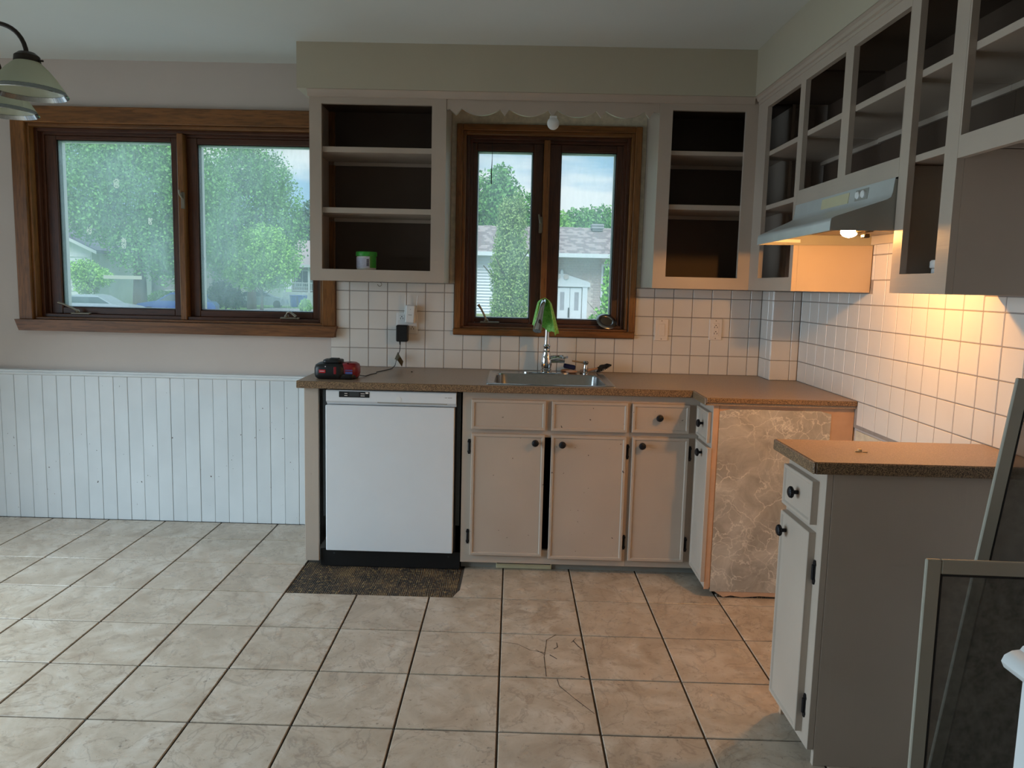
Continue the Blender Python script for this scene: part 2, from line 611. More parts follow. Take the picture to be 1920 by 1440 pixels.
def pane_mat(name, haze, streak):
    """dusty window glass: clear sheet, a little mirror, a film of dirt that catches daylight."""
    t = NT(name)
    v = t.coord((1, 1, 0.25))
    tr = t.n('ShaderNodeBsdfTransparent', Color=(0.93, 0.97, 0.99, 1))
    gl = t.n('ShaderNodeBsdfGlossy', Roughness=0.02)
    df = t.n('ShaderNodeBsdfTranslucent', Color=(0.76, 0.92, 1.0, 1))
    a = t.noise(v, 30, 5, 0.7)
    b = t.noise(t.coord(), 2.0, 3, 0.5)
    k = t.ramp(a, (0.35, (haze*0.8,)*3), (0.75, (haze+streak,)*3))
    k2 = t.ramp(b, (0.3, (0.65,)*3), (0.7, (1.25,)*3))
    k = t.mix(1.0, k, k2, 'MULTIPLY')
    m1 = t.n('ShaderNodeMixShader', i0=k, i1=tr.outputs[0], i2=df.outputs[0])
    m2 = t.n('ShaderNodeMixShader', i0=0.012, i1=m1.outputs[0], i2=gl.outputs[0])
    t.t.links.new(m2.outputs[0], t.out.inputs['Surface'])
    return t.m


M['pane1'] = pane_mat('dusty_glass', 0.25, 0.05)
M['pane2'] = pane_mat('cleaner_glass', 0.17, 0.03)
t = NT('insect_screen_mesh')
_tr = t.n('ShaderNodeBsdfTransparent', Color=(0.9, 0.9, 0.9, 1))
_df = t.n('ShaderNodeBsdfDiffuse', Color=t.ramp(t.noise(t.coord(), 45, 4, 0.7), (0.3, srgb(84, 84, 80)), (0.7, srgb(128, 128, 122))))
_m1 = t.n('ShaderNodeMixShader', i0=0.5, i1=_tr.outputs[0], i2=_df.outputs[0])
t.t.links.new(_m1.outputs[0], t.out.inputs['Surface'])
M['mesh'] = t.m
t = NT('warm_bulb')
_e = t.n('ShaderNodeEmission', Color=(1.0, 0.46, 0.11, 1), Strength=820.0)
t.t.links.new(_e.outputs[0], t.out.inputs['Surface'])
M['bulb'] = t.m

# ------------------------------------------------------------------ the room shell
def wallgrid(us, zs, holes, d0, d1, plane):
    """wall slab with rectangular holes; plane 'y' (runs along x) or 'x' (runs along y)."""
    def mask(i, j):
        cu, cz = (us[i]+us[i+1])/2, (zs[j]+zs[j+1])/2
        return not any(a < cu < b and c < cz < e for a, b, c, e in holes)
    mb = MB().grid(us, zs, mask, d0, d1)
    if plane == 'y':
        mb.v = [(p[0], p[2], p[1]) for p in mb.v]
    else:
        mb.v = [(p[2], p[0], p[1]) for p in mb.v]
    return mb


CEIL = 2.54
XL, XR, YB, YF = -3.60, 1.512, 0.0, -6.50
W1 = (-2.670, -1.050, 1.140, 2.205)
W2 = (-0.288, 0.636, 1.145, 2.210)
wall_back = S('wall_back', 'beige painted rear wall with two windows and the sink run', 'wall',
              wallgrid([XL-0.2, W1[0], W1[1], W2[0], W2[1], XR+0.2], [-0.2, W1[2], W2[2], W1[3], W2[3], CEIL+0.2],
                       [W1, W2], 0.008, 0.19, 'y'), M['wall'], kind='structure')
D1 = (-3.70, -0.90, 0.0, 2.10)
wall_left = S('wall_left', 'beige wall on the dining side with the glazed patio door', 'wall',
              wallgrid([YF, D1[0], D1[1], 0.008], [-0.2, 0.0, 2.10, CEIL+0.2], [(D1[0], D1[1], 0, 2.1)], XL-0.2, XL, 'x'),
              M['wall'], kind='structure')
wall_front = S('wall_front', 'plain beige wall behind the viewer', 'wall', MB().box(XL-0.2, XR+0.2, YF-0.2, YF, -0.2, CEIL+0.2), M['wall'], kind='structure')
wall_right = S('wall_right', 'right-hand wall with white tiles behind the range gap', 'wall',
               MB().box(1.520, 1.72, -3.10, 0.008, -0.2, CEIL+0.2), M['wall'], kind='structure')
XH = 0.815
wall_hall = S('wall_hall', 'wall stub with white wainscot at the right edge of the view', 'wall',
              MB().box(XH, 1.72, YF, -2.95, -0.2, CEIL+0.2), M['wall'], kind='structure')
S('ceiling', 'smooth off-white ceiling', 'ceiling', MB().box(XL-0.2, 1.72, YF-0.2, 0.19, CEIL, CEIL+0.12), M['ceiling'], kind='structure')
wall_soffit = S('wall_soffit', 'cream boxed soffit above the upper cabinets', 'soffit',
                MB().grid([-1.082, 1.150, 1.519], [-2.949, -0.360, 0.007], lambda i, j: i == 1 or j == 1, 2.322, CEIL-0.0005),
                M['soffit'], kind='structure')

# --- floor with its tiles
FQ, FX, FY = 0.32384, -2.2830, -0.2728
floor = S('floor', 'beige stone-look floor tiles with dark grout', 'floor',
          MB().box(XL, 1.519, YF, 0.0, -0.2, -0.005), M['fgrout'], kind='structure')
G = 0.0070
ftile_full = mesh_of('tile', MB().cbox(-FQ/2+G/2, FQ/2-G/2, -FQ/2+G/2, FQ/2-G/2, -0.008, 0, 0.0018), (0, 0, 0), M['ftile'], 0)


def ftile(x0, x1, y0, y1, poly=None):
    if poly is None and abs(x1-x0-FQ) < 1e-4 and abs(y1-y0-FQ) < 1e-4:
        return C(floor, 'tile', ftile_full, ((x0+x1)/2, (y0+y1)/2, 0))
    cx, cy = (x0+x1)/2, (y0+y1)/2
    if poly:
        mb = MB().prism([(a-cx, b-cy) for a, b in poly], 'z', -0.008, 0)
    else:
        mb = MB().cbox(x0+G/2-cx, x1-G/2-cx, y0+G/2-cy, y1-G/2-cy, -0.008, 0, 0.0018)
    return C(floor, 'tile', mesh_of('tile', mb, (0, 0, 0), M['ftile'], 0), (cx, cy, 0))


PATCH = (-0.990, -0.262, -0.920, -0.560)
far = MB()
for i in range(-5, 12):
    x0 = max(FX+i*FQ, XL)
    x1 = min(FX+(i+1)*FQ, 1.515)
    if x1-x0 < 0.02:
        continue
    for j in range(-1, 19):
        y1, y0 = FY-j*FQ, FY-(j+1)*FQ
        y1 = min(y1, -0.012)
        if x0 > -1.0 and y0 > -0.60:
            continue                                   # under the cabinets
        if x0 > -1.0 and j == 1:
            y1 = -0.552
        if x0 < -0.99 < x1-0.02 and j < 1:
            x1c = -0.985
        else:
            x1c = x1
        if x0 > 0.89 and -1.70 < y0 and y1 > -0.83:
            y1 = min(y1, -0.80)
        if y0 < -3.3:
            far.cbox(x0+G/2, x1-G/2, max(y0, YF)+G/2, y1-G/2, -0.008, 0, 0.0018)
            continue
        if j == 1 and 4 <= i <= 6:
            if i == 6:                                 # broken tile beside the bare patch
                a = x1-G/2
                ftile(x0, x1, y0, y1, [(-0.235, y0+G/2), (a, y0+G/2), (a, y1), (-0.205, y1), (-0.207, -0.70), (-0.210, -0.845), (-0.222, -0.875)])
            continue
        ftile(x0, x1c, y0, y1)
P(floor, 'distant_tiles', far, M['ftile'], kind='stuff')
P(floor, 'subfloor_patch', MB().grid([-0.988+k*0.0247 for k in range(32)], [-0.918+k*0.0366 for k in range(11)],
                                     lambda i, j: True, -0.012, -0.0040), M['subfloor'], label='bare adhesive patch where tiles are missing')
# cracks in the broken tile near the middle of the floor
ck = MB()


def crack(pts, w=0.0016):
    for (a, b), (c, d) in zip(pts[:-1], pts[1:]):
        L = math.hypot(c-a, d-b)
        nx, ny = -(d-b)/L*w, (c-a)/L*w
        ck.prism([(a-nx, b-ny), (c-nx*0.6, d-ny*0.6), (c+nx*0.6, d+ny*0.6), (a+nx, b+ny)], 'z', -0.0005, 0.0004)


crack([(0.205, -1.245), (0.165, -1.290), (0.160, -1.345), (0.150, -1.42), (0.152, -1.56)])
crack([(0.155, -1.39), (0.100, -1.375), (0.05, -1.33), (-0.012, -1.315)], 0.0011)
crack([(0.150, -1.40), (0.120, -1.37)])
crack([(0.270, -1.29), (0.285, -1.33), (0.300, -1.36)], 0.0022)
crack([(0.262, -1.305), (0.282, -1.268)], 0.0012)
crack([(0.190, -1.360), (0.205, -1.345), (0.204, -1.31)], 0.0020)
crack([(0.172, -1.405), (0.198, -1.435)], 0.0022)
crack([(0.275, -1.552), (0.290, -1.563)], 0.0020)
crack([(0.190, -1.575), (0.195, -1.62), (0.245, -1.70), (0.300, -1.78)], 0.0013)
P(floor, 'crack', ck, M['crack'], label='hairline cracks across two floor tiles')

# --- wainscot on the rear wall: boards and cap rail
board_me = mesh_of('board', MB().cbox(-0.0395, 0.0395, -0.010, 0.008, 0, 0.835, 0.002), (0, 0, 0), M['white'], 0)
k = -22
while True:
    xc = -1.8323+(k+0.5)*0.0805
    if xc-0.04 > -1.03:
        break
    if xc-0.04 > XL:
        b = C(wall_back, 'board', board_me, (xc, random.uniform(-0.0008, 0.0008), 0))
    k += 1
P(wall_back, 'board', MB().cbox(xc-0.0395, -0.988, -0.010, 0.008, 0, 0.835, 0.003), M['white'])
rail_prof = [(0.008, 0.826), (-0.014, 0.826), (-0.022, 0.831), (-0.024, 0.838), (-0.020, 0.843), (-0.030, 0.848), (-0.030, 0.855), (0.008, 0.858)]
S('trim_1', 'white wainscot cap rail under the big window', 'trim', MB().prism(rail_prof, 'x', XL, -1.0), M['whitetrim'], kind='structure', smooth=40)
# wainscot on the hall wall stub
for k in range(20):
    y1 = -2.952-k*0.088
    P(wall_hall, 'board', MB().cbox(XH-0.018, XH, y1-0.0865, y1, 0, 0.835, 0.003), M['white'])
S('trim_2', 'white rounded cap rail on the near wall stub', 'trim',
  MB().prism([(XH+0.001, 0.812), (XH-0.030, 0.812), (XH-0.042, 0.818), (XH-0.047, 0.828), (XH-0.043, 0.838), (XH-0.032, 0.845), (XH-0.020, 0.847), (XH-0.016, 0.853), (XH-0.008, 0.856), (XH-0.006, 0.862), (XH+0.001, 0.864)], 'y', -4.75, -2.945), M['whitetrim'], kind='structure', smooth=40)

# --- wall tiles
TP, BX0, BZ0, RY0 = 0.105, -0.9026, 1.0232, -0.5019
TG = 0.0030
wt_full = {'y': mesh_of('tile', MB().cbox(-TP/2+TG/2, TP/2-TG/2, 0, 0.006, -TP/2+TG/2, TP/2-TG/2, 0.0020), (0, 0, 0), M['tile'], 0),
           'x': mesh_of('tile', MB().cbox(0, 0.006, -TP/2+TG/2, TP/2-TG/2, -TP/2+TG/2, TP/2-TG/2, 0.0020), (0, 0, 0), M['tile'], 0)}


def wtile(parent, plane, d, u0, u1, z0, z1, holes=()):
    if u1-u0 < 0.008 or z1-z0 < 0.008:
        return
    poly = None
    for (a, b, c, e) in holes:
        if b <= u0 or a >= u1 or e <= z0 or c >= z1:
            continue
        inu, inz = a <= u0 and b >= u1, c <= z0 and e >= z1
        if inu and inz:
            return
        if inu:
            if c > z0:
                z1 = c
            else:
                z0 = e
        elif inz:
            if a > u0:
                u1 = a
            else:
                u0 = b
        else:
            h = TG/2
            if a > u0:      # notch in the upper right
                poly = [(u0+h, z0+h), (u1-h, z0+h), (u1-h, c-h), (a-h, c-h), (a-h, z1-h), (u0+h, z1-h)]
            else:
                poly = [(u0+h, z0+h), (u1-h, z0+h), (u1-h, z1-h), (b+h, z1-h), (b+h, c-h), (u0+h, c-h)]
    if u1-u0 < 0.008 or z1-z0 < 0.008:
        return
    if poly:
        P(parent, 'tile', MB().prism(poly, 'y', d, d+0.006), M['tile'])
        return
    cu, cz = (u0+u1)/2, (z0+z1)/2
    if abs(u1-u0-TP) < 1e-4 and abs(z1-z0-TP) < 1e-4:
        C(parent, 'tile', wt_full[plane], (cu, d, cz) if plane == 'y' else (d, cu, cz))
        return
    h = TG/2
    if plane == 'y':
        mb = MB().cbox(u0+h, u1-h, d, d+0.006, z0+h, z1-h, 0.002)
    else:
        mb = MB().cbox(d, d+0.006, u0+h, u1-h, z0+h, z1-h, 0.002)
    P(parent, 'tile', mb, M['tile'])


TZ0, TZ1 = 0.919, 1.388
CS1 = (-9, -0.979, 1.078, 9)
CS2 = (-0.324, 0.674, 1.109, 9)
for i in range(-1, 22):
    x0, x1 = BX0+i*TP, min(BX0+(i+1)*TP, 1.3655)
    for j in range(-1, 4):
        z0, z1 = BZ0+j*TP, BZ0+(j+1)*TP
        wtile(wall_back, 'y', 0.0, x0, x1, z0, min(z1, TZ1), (CS1, CS2))
P(wall_back, 'grout', MB().box(-1.0065, -0.325, 0.0015, 0.0085, 0.915, 1.39).box(-0.325, 0.675, 0.0015, 0.0085, 0.915, 1.108)
  .box(0.675, 1.372, 0.0015, 0.0085, 0.915, 1.39), M['grout'])
wall_chase = S('wall_chase', 'narrow tiled corner chase rising from the worktop', 'wall', MB().box(1.372, 1.519, -0.168, 0.007, 0.90, 2.32), M['wall'], kind='structure')
P(wall_chase, 'grout', MB().box(1.3675, 1.519, -0.1735, 0.0, 0.915, 1.39), M['grout'])
for j in range(-1, 4):
    z0, z1 = BZ0+j*TP, min(BZ0+(j+1)*TP, TZ1)
    wtile(wall_chase, 'y', -0.1765, 1.3655, 1.3655+TP, z0, z1)
    wtile(wall_chase, 'y', -0.1765, 1.3655+TP, 1.5115, z0, z1)
    wtile(wall_chase, 'x', 1.3655, -0.105, -0.0005, z0, z1)
    wtile(wall_chase, 'x', 1.3655, -0.1695, -0.105, z0, z1)
grm = MB().box(1.5135, 1.5205, -2.20, -0.17, 0.80, 1.39).box(1.5135, 1.5205, -1.71, -0.90, 1.39, 1.62)
P(wall_right, 'grout', grm, M['grout'])
for i in range(-4, 16):
    y1, y0 = min(RY0-i*TP, -0.178), RY0-(i+1)*TP
    for j in range(-2, 6):
        z0, z1 = BZ0+j*TP, BZ0+(j+1)*TP
        if j == -2:
            a, b = max(y0, -1.718), min(y1, -0.868)
            wtile(wall_right, 'x', 1.512, a, b, z0, z1)
        elif j < 3:
            wtile(wall_right, 'x', 1.512, y0, y1, z0, z1)
        elif j == 3:
            for a, b, top in ((max(y0, -9), min(y1, 9), TZ1),):
                if a > -1.71 and b < -0.90:
                    top = z1
                wtile(wall_right, 'x', 1.512, a, b, z0, top)
        else:
            a, b = max(y0, -1.71), min(y1, -0.90)
            wtile(wall_right, 'x', 1.512, a, b, z0, min(z1, 1.615))
# unpainted strip and baseboard in the range gap
P(wall_right, 'bare_strip', MB().box(1.5150, 1.5205, -1.72, -0.868, 0.0, 0.79), M['plaster'])
S('baseboard_right', 'short white baseboard in the gap for the range', 'baseboard', MB().cbox(1.500, 1.5148, -1.70, -0.87, 0.0, 0.09, 0.003), M['whitetrim'], kind='structure')


# ------------------------------------------------------------------ windows
def crank(win, x, z, y, arm):
    base = P(win, 'crank_base', MB().cbox(x-0.055, x+0.055, y-0.012, y+0.012, z, z+0.012, 0.004).lathe([(0.012, 0), (0.014, 0.006), (0.009, 0.016), (0, 0.018)], (x-0.02, y, z+0.010), 12), M['nickel'])
    P(base, 'crank_arm', MB().tube([(x-0.02, y-0.004, z+0.020)]+[(x-0.02+a, y-0.006, z+0.02+b) for a, b in arm], [0.006]+[0.0055]*(len(arm)-1)+[0.008], 8), M['nickel'], smooth=50)


def casement(win, ox0, ox1, oz0, oz1, panes, mullion, sashes, ypane, glassmat, lock):
    """opening with stepped wooden frame, two sashes with glass, centre post."""
    f = MB()
    st = 0.028
    for a, b, c, d in ((ox0, ox0+0.018, oz0, oz1), (ox1-0.018, ox1, oz0, oz1)):
        f.cbox(a, b, 0.0, 0.165, c, d, 0.002)
    P(win, 'side_jamb', MB().cbox(ox0, ox0+0.016, 0.001, 0.165, oz0+0.012, oz1, 0.002), M['woodz'])
    P(win, 'side_jamb', MB().cbox(ox1-0.016, ox1, 0.001, 0.165, oz0+0.012, oz1, 0.002), M['woodz'])
    P(win, 'head_jamb', MB().cbox(ox0+0.016, ox1-0.016, 0.001, 0.165, oz1-0.016, oz1, 0.002), M['woodx'])
    P(win, 'stool', MB().cbox(ox0, ox1, 0.001, 0.165, oz0, oz0+0.012, 0.003), M['sill'])
    s1 = MB()
    for (ya, yb, w) in ((0.045, 0.075, 0.034), (0.075, 0.155, 0.050)):
        s1.cbox(ox0+0.016, ox0+w, ya, yb, oz0+0.012, oz1-0.016, 0.002)
        s1.cbox(ox1-w, ox1-0.016, ya, yb, oz0+0.012, oz1-0.016, 0.002)
    P(win, 'side_stop', s1, M['sashz'])
    s2 = MB()
    for (ya, yb, w) in ((0.045, 0.075, 0.034), (0.075, 0.155, 0.048)):
        s2.cbox(ox0+w, ox1-w, ya, yb, oz1-w, oz1-0.016, 0.002)
        s2.cbox(ox0+w, ox1-w, ya, yb, oz0+0.012, oz0+0.030, 0.002)
    P(win, 'head_stop', s2, M['sashx'])
    P(win, 'mullion', MB().cbox(mullion[0], mullion[1], 0.035, 0.155, oz0+0.012, oz1-0.034, 0.003), M['woodz'])
    for (sx0, sx1), (px0, px1, pz0, pz1) in zip(sashes, panes):
        z0, z1 = oz0+0.030, oz1-0.048
        y0, y1 = 0.085, 0.130
        sash = P(win, 'sash', MB().cbox(sx0, px0, y0, y1, z0, z1, 0.003).cbox(px1, sx1, y0, y1, z0, z1, 0.003), M['sashz'])
        P(sash, 'rail', MB().cbox(px0, px1, y0+0.001, y1, z0, pz0, 0.003).cbox(px0, px1, y0+0.001, y1, pz1, z1, 0.003), M['sashx'])
        P(sash, 'gasket', MB().box(px0, px0+0.004, y0+0.012, y1, pz0, pz1).box(px1-0.004, px1, y0+0.012, y1, pz0, pz1)
          .box(px0, px1, y0+0.012, y1, pz0, pz0+0.004).box(px0, px1, y0+0.012, y1, pz1-0.004, pz1), M['black'])
        P(sash, 'outer_frame', MB().box(px0-0.01, px0+0.007, 0.1315, 0.160, pz0, pz1).box(px1-0.009, px1+0.01, 0.1315, 0.150, pz0, pz1)
          .box(px0, px1, 0.1315, 0.150, pz1-0.008, pz1+0.01).box(px0, px1, 0.1315, 0.150, pz0-0.01, pz0+0.006), M['appliance2'])
        P(sash, 'pane', MB().box(px0+0.002, px1-0.002, ypane, ypane+0.004, pz0+0.002, pz1-0.002), glassmat)
    lx, lz = lock
    P(win, 'sash_lock', MB().cbox(lx-0.010, lx+0.010, 0.026, 0.036, lz-0.045, lz+0.045, 0.003).tube([(lx, 0.026, lz+0.01), (lx-0.008, 0.012, lz+0.03), (lx-0.012, 0.010, lz+0.055)], 0.005, 8), M['nickel'])


win1 = T('window_1', 'wide stained-wood casement window with two panes above the white wainscot', 'window', ((W1[0]+W1[1])/2, 0, 1.08), kind='structure')
P(win1, 'casing', MB().cbox(-2.745, -2.668, -0.018, 0.008, 1.138, 2.292, 0.004), M['woodz'])
P(win1, 'casing', MB().cbox(-1.052, -0.979, -0.018, 0.008, 1.138, 2.292, 0.004), M['woodz'])
P(win1, 'casing', MB().cbox(-2.668, -1.052, -0.018, 0.008, 2.205, 2.292, 0.004), M['woodx'])
P(win1, 'apron', MB().prism([(-2.757, 1.139), (-0.967, 1.139), (-0.985, 1.078), (-2.735, 1.078)], 'y', -0.040, 0.008), M['sill'])
casement(win1, *W1, [(-2.560, -1.917, 1.206, 2.134), (-1.772, -1.130, 1.206, 2.124)], (-1.862, -1.828), [(-2.622, -1.862), (-1.828, -1.100)], 0.102, M['pane1'], (-1.832, 1.81))
crank(win1, -2.435, 1.168, 0.050, [(-0.03, 0.018), (-0.085, 0.040), (-0.105, 0.046)])
crank(win1, -1.250, 1.168, 0.050, [(0.005, 0.018), (0.020, 0.022), (0.055, -0.004)])
# bird-tape residue on the left pane
for (x, z, w, h) in ((-2.235, 1.905, 0.034, 0.055), (-2.050, 1.700, 0.026, 0.040), (-2.400, 1.640, 0.030, 0.042), (-2.205, 1.575, 0.030, 0.062)):
    mb = MB()
    nx, nz = int(w/0.004), int(h/0.004)
    for ix in range(nx):
        for iz in range(nz):
            e = ((ix+0.5)/nx*2-1)**2+((iz+0.5)/nz*2-1)**2
            if e < 1.2 and random.random() < 0.72:
                a, b = x-w/2+ix*0.004, z-h/2+iz*0.004
                mb.add([(a, 0.1016, b), (a+0.004, 0.1016, b), (a+0.004, 0.1016, b+0.004), (a, 0.1016, b+0.004)], [(0, 1, 2, 3)])
    P(win1, 'glue_residue', mb, M['residue'])
P(win1, 'tape_strip', MB().add([(-2.33, 0.1016, 1.372), (-2.11, 0.1016, 1.372), (-2.11, 0.1016, 1.392), (-2.33, 0.1016, 1.392)], [(0, 1, 2, 3)]), M['residue'])

win2 = T('window_2', 'smaller stained-wood casement window over the sink', 'window', ((W2[0]+W2[1])/2, 0, 1.11), kind='structure')
P(win2, 'casing', MB().cbox(-0.322, -0.288, -0.016, 0.008, 1.145, 2.243, 0.003), M['woodz'])
P(win2, 'casing', MB().cbox(0.636, 0.672, -0.016, 0.008, 1.145, 2.243, 0.003), M['woodz'])
P(win2, 'casing', MB().cbox(-0.288, 0.636, -0.016, 0.008, 2.210, 2.243, 0.003), M['woodx'])
P(win2, 'apron', MB().cbox(-0.328, 0.672, -0.022, 0.008, 1.109, 1.145, 0.004), M['woodx'])
casement(win2, *W2, [(-0.215, 0.094, 1.200, 2.121), (0.246, 0.552, 1.200, 2.121)], (0.150, 0.184), [(-0.240, 0.150), (0.184, 0.590)], 0.102, M['pane2'], (0.142, 1.72))
crank(win2, -0.128, 1.172, 0.050, [(-0.012, 0.03), (-0.028, 0.06), (-0.045, 0.085)])
P(wall_back, 'bare_plaster_border', MB().box(-0.3498, -0.3225, 0.003, 0.0078, 1.392, 2.2434).box(0.6725, 0.6968, 0.003, 0.0078, 1.392, 2.2434).box(-0.3498, 0.6968, 0.003, 0.0078, 2.2436, 2.319), M['plaster'])
# patio door, out of view: slid open to the daylight
door1 = T('door_1', 'white framed glazed patio door in the dining-side wall', 'door', (XL, -2.3, 0), kind='structure')
P(door1, 'frame', MB().box(XL-0.12, XL-0.06, D1[0], D1[0]+0.07, 0, 2.1).box(XL-0.12, XL-0.06, D1[1]-0.07, D1[1], 0, 2.1)
  .box(XL-0.12, XL-0.06, D1[0], D1[1], 2.03, 2.1).box(XL-0.12, XL-0.06, D1[0], D1[1], 0, 0.05).box(XL-0.12, XL-0.06, -2.34, -2.26, 0, 2.1), M['whitetrim'])

# ------------------------------------------------------------------ upper cabinets
DEP = 0.341


def bx(mb, face, u0, u1, w0, w1, z0, z1, b=0.0015):
    if face == '-y':
        return mb.cbox(u0, u1, 0.006-w1, 0.006-w0, z0, z1, b)
    return mb.cbox(1.519-w1, 1.519-w0, u0, u1, z0, z1, b)


def frame_mesh(face, us, zs, holes, w0, w1):
    mb = wallgrid(us, zs, holes, w0, w1, 'y')
    if face == '-y':
        mb.v = [(p[0], 0.006-p[1], p[2]) for p in mb.v]
    else:
        mb.v = [(1.519-p[1], p[0], p[2]) for p in mb.v]
    return mb


def upper(label, face, u0, u1, z0, z1, opens, shelves, sides=(True, True), fu=None, dep=DEP, cleat=True, mat='cab'):
    base = ((u0+u1)/2, -0.16, z0) if face == '-y' else (1.35, (u0+u1)/2, z0)
    c = T('upper_cabinet', label, 'cabinet', base, 'doorless upper cabinets')
    fd = dep-0.020
    fu = fu or (u0, u1)
    us = sorted({fu[0], fu[1]} | {o[0] for o in opens} | {o[1] for o in opens})
    zs = sorted({z0, z1} | {o[2] for o in opens} | {o[3] for o in opens})
    P(c, 'face_frame', frame_mesh(face, us, zs, opens, fd, dep), M[mat])
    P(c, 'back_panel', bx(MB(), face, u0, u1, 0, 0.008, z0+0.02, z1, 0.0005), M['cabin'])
    for k, (a, b) in enumerate(((u0, u0+0.016), (u1-0.016, u1))):
        if sides[k]:                      # True: full height; a number: only up to that height
            P(c, 'side_panel', bx(MB(), face, a, b, 0.008, fd, z0, z1 if sides[k] is True else sides[k]), M['cabz'])
    P(c, 'bottom_panel', bx(MB(), face, u0+0.016, u1-0.016, 0.008, fd, opens[0][2]-0.020, opens[0][2]-0.002), M['cab'])
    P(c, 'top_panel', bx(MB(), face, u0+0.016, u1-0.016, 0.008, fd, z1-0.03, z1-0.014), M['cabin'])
    for (a, b) in shelves:
        ua, ub = [u if (s is False or (s is not True and a > s)) else u+g for u, s, g in ((u0, sides[0], 0.0165), (u1, sides[1], -0.0165))]
        P(c, 'shelf', bx(MB(), face, ua, ub, 0.0085, fd-0.0005, a, b), M['cab'])
        if cleat:
            P(c, 'cleat', bx(MB(), face, ua, ub, 0.0085, 0.024, a-0.020, a-0.0005), M['cab'])
    return c


ZB, ZT = 1.390, 2.321
upper('doorless taupe cabinet left of the sink window holding the green-lidded tub', '-y', -1.028, -0.350, ZB, ZT,
      [(-0.968, -0.421, 1.449, 2.257)], [(2.028, 2.055), (1.730, 1.757)])
upper('doorless taupe cabinet right of the sink window with two shelves', '-y', 0.697, 1.365, ZB, ZT,
      [(0.761, 1.119, 1.448, 2.257)], [(2.047, 2.068), (1.782, 1.807)], fu=(0.697, 1.180))
upper('tall doorless taupe cabinet in the corner, left of the range hood', '-x', -0.900, -0.3365, ZB, ZT,
      [(-0.865, -0.467, 1.449, 2.250)], [(2.025, 2.047), (1.772, 1.794)], sides=(1.770, False), mat='caby')
upper('short doorless taupe cabinet directly above the range hood', '-x', -1.713, -0.901, 1.747, ZT,
      [(-1.277, -0.917, 1.806, 2.250), (-1.710, -1.340, 1.806, 2.250)], [(2.028, 2.050)], sides=(False, False), mat='caby')
upper('tall narrow doorless taupe cabinet right of the range hood', '-x', -2.010, -1.714, ZB, ZT,
      [(-1.950, -1.765, 1.448, 2.250)], [(2.028, 2.050), (1.782, 1.803)], sides=(1.780, 1.780), mat='caby')
upper('high doorless taupe cabinet above the refrigerator space', '-x', -2.935, -2.011, 1.752, ZT,
      [(-2.455, -2.018, 1.811, 2.250), (-2.875, -2.515, 1.811, 2.250)], [(2.028, 2.050)], sides=(True, False), mat='caby')

# mouldings under the soffit
S('trim_3', 'taupe moulding along the top of the sink-wall cabinets', 'trim',
  MB().prism([(-0.3355, 2.288), (-0.341, 2.290), (-0.345, 2.303), (-0.352, 2.316), (-0.358, 2.321), (-0.3355, 2.321)], 'x', -1.035, 1.155), M['cab'], kind='structure', smooth=30)
S('trim_4', 'taupe moulding along the top of the hood-wall cabinets', 'trim',
  MB().prism([(1.1795, 2.286), (1.174, 2.288), (1.171, 2.296), (1.173, 2.299), (1.166, 2.303), (1.162, 2.314), (1.152, 2.321), (1.1795, 2.321)], 'y', -2.94, -0.345), M['caby'], kind='structure', smooth=30)

# scalloped valance
pts = [(-0.348, 2.321)]
pts += [(-0.348, 2.240), (-0.335, 2.244), (-0.303, 2.215), (-0.276, 2.247)]
for c in range(4):
    a, b = -0.276+c*0.2365+0.002, -0.276+c*0.2365+0.190
    for q in range(1, 12):
        tt = q/12
        pts.append((a+(b-a)*tt, 2.247-0.032*math.sin(PI*tt)**0.8))
    pts += [(b, 2.247), (b+0.023, 2.216), (b+0.0455, 2.247)]
pts += [(0.690, 2.244), (0.6965, 2.240), (0.6965, 2.321)]
S('valance', 'taupe scalloped wooden valance over the sink window', 'valance', MB().prism(pts, 'y', -0.332, -0.314), M['cab'])
pk = T('puck_light', 'small white round light clipped to the middle of the valance', 'light', (0.176, -0.345, 2.15))
P(pk, 'lens', MB().ell((0.176, -0.345, 2.180), 0.030, 0.012, 0.031, 20, 10), M['appliance2'], smooth=60)
P(pk, 'clip', MB().cbox(0.158, 0.194, -0.350, -0.334, 2.200, 2.217, 0.003), M['appliance2'])
S('blind_cord', 'thin black cord end dangling in front of the left sink-window pane', 'cord',
  MB().tube([(-0.133, 0.070, 2.165), (-0.133, 0.070, 2.08), (-0.136, 0.070, 2.00), (-0.135, 0.070, 1.938)], [0.0012, 0.0014, 0.003, 0.003], 6), M['black'])
S('cup_hook', 'small metal hook screwed under the cabinet left of the sink window', 'hook',
  MB().tube([(-0.682, -0.30, 1.392)]+[(-0.682+0.010*math.sin(a), -0.30, 1.377+0.010*math.cos(a)) for a in [k*0.4 for k in range(1, 13)]], 0.0016, 6), M['nickel'])

# ------------------------------------------------------------------ base cabinets
YC = -0.615      # face-frame plane of the sink run
ZC = 0.884       # underside of worktop


def knob(parent, p, face):
    prof = [(0.0055, 0), (0.0055, 0.012), (0.008, 0.014), (0.016, 0.018), (0.0172, 0.022), (0.0150, 0.027), (0.008, 0.031), (0.0, 0.0315)]
    mb = MB().lathe(prof, n=32, ribs=16, ribamp=0.07)
    if face == '-y':
        mb.v = [(p[0]+v[0], p[1]-v[2], p[2]+v[1]) for v in mb.v]
    else:
        mb.v = [(p[0]-v[2], p[1]+v[0], p[2]+v[1]) for v in mb.v]
    return P(parent, 'knob', mb, M['iron'], smooth=35)


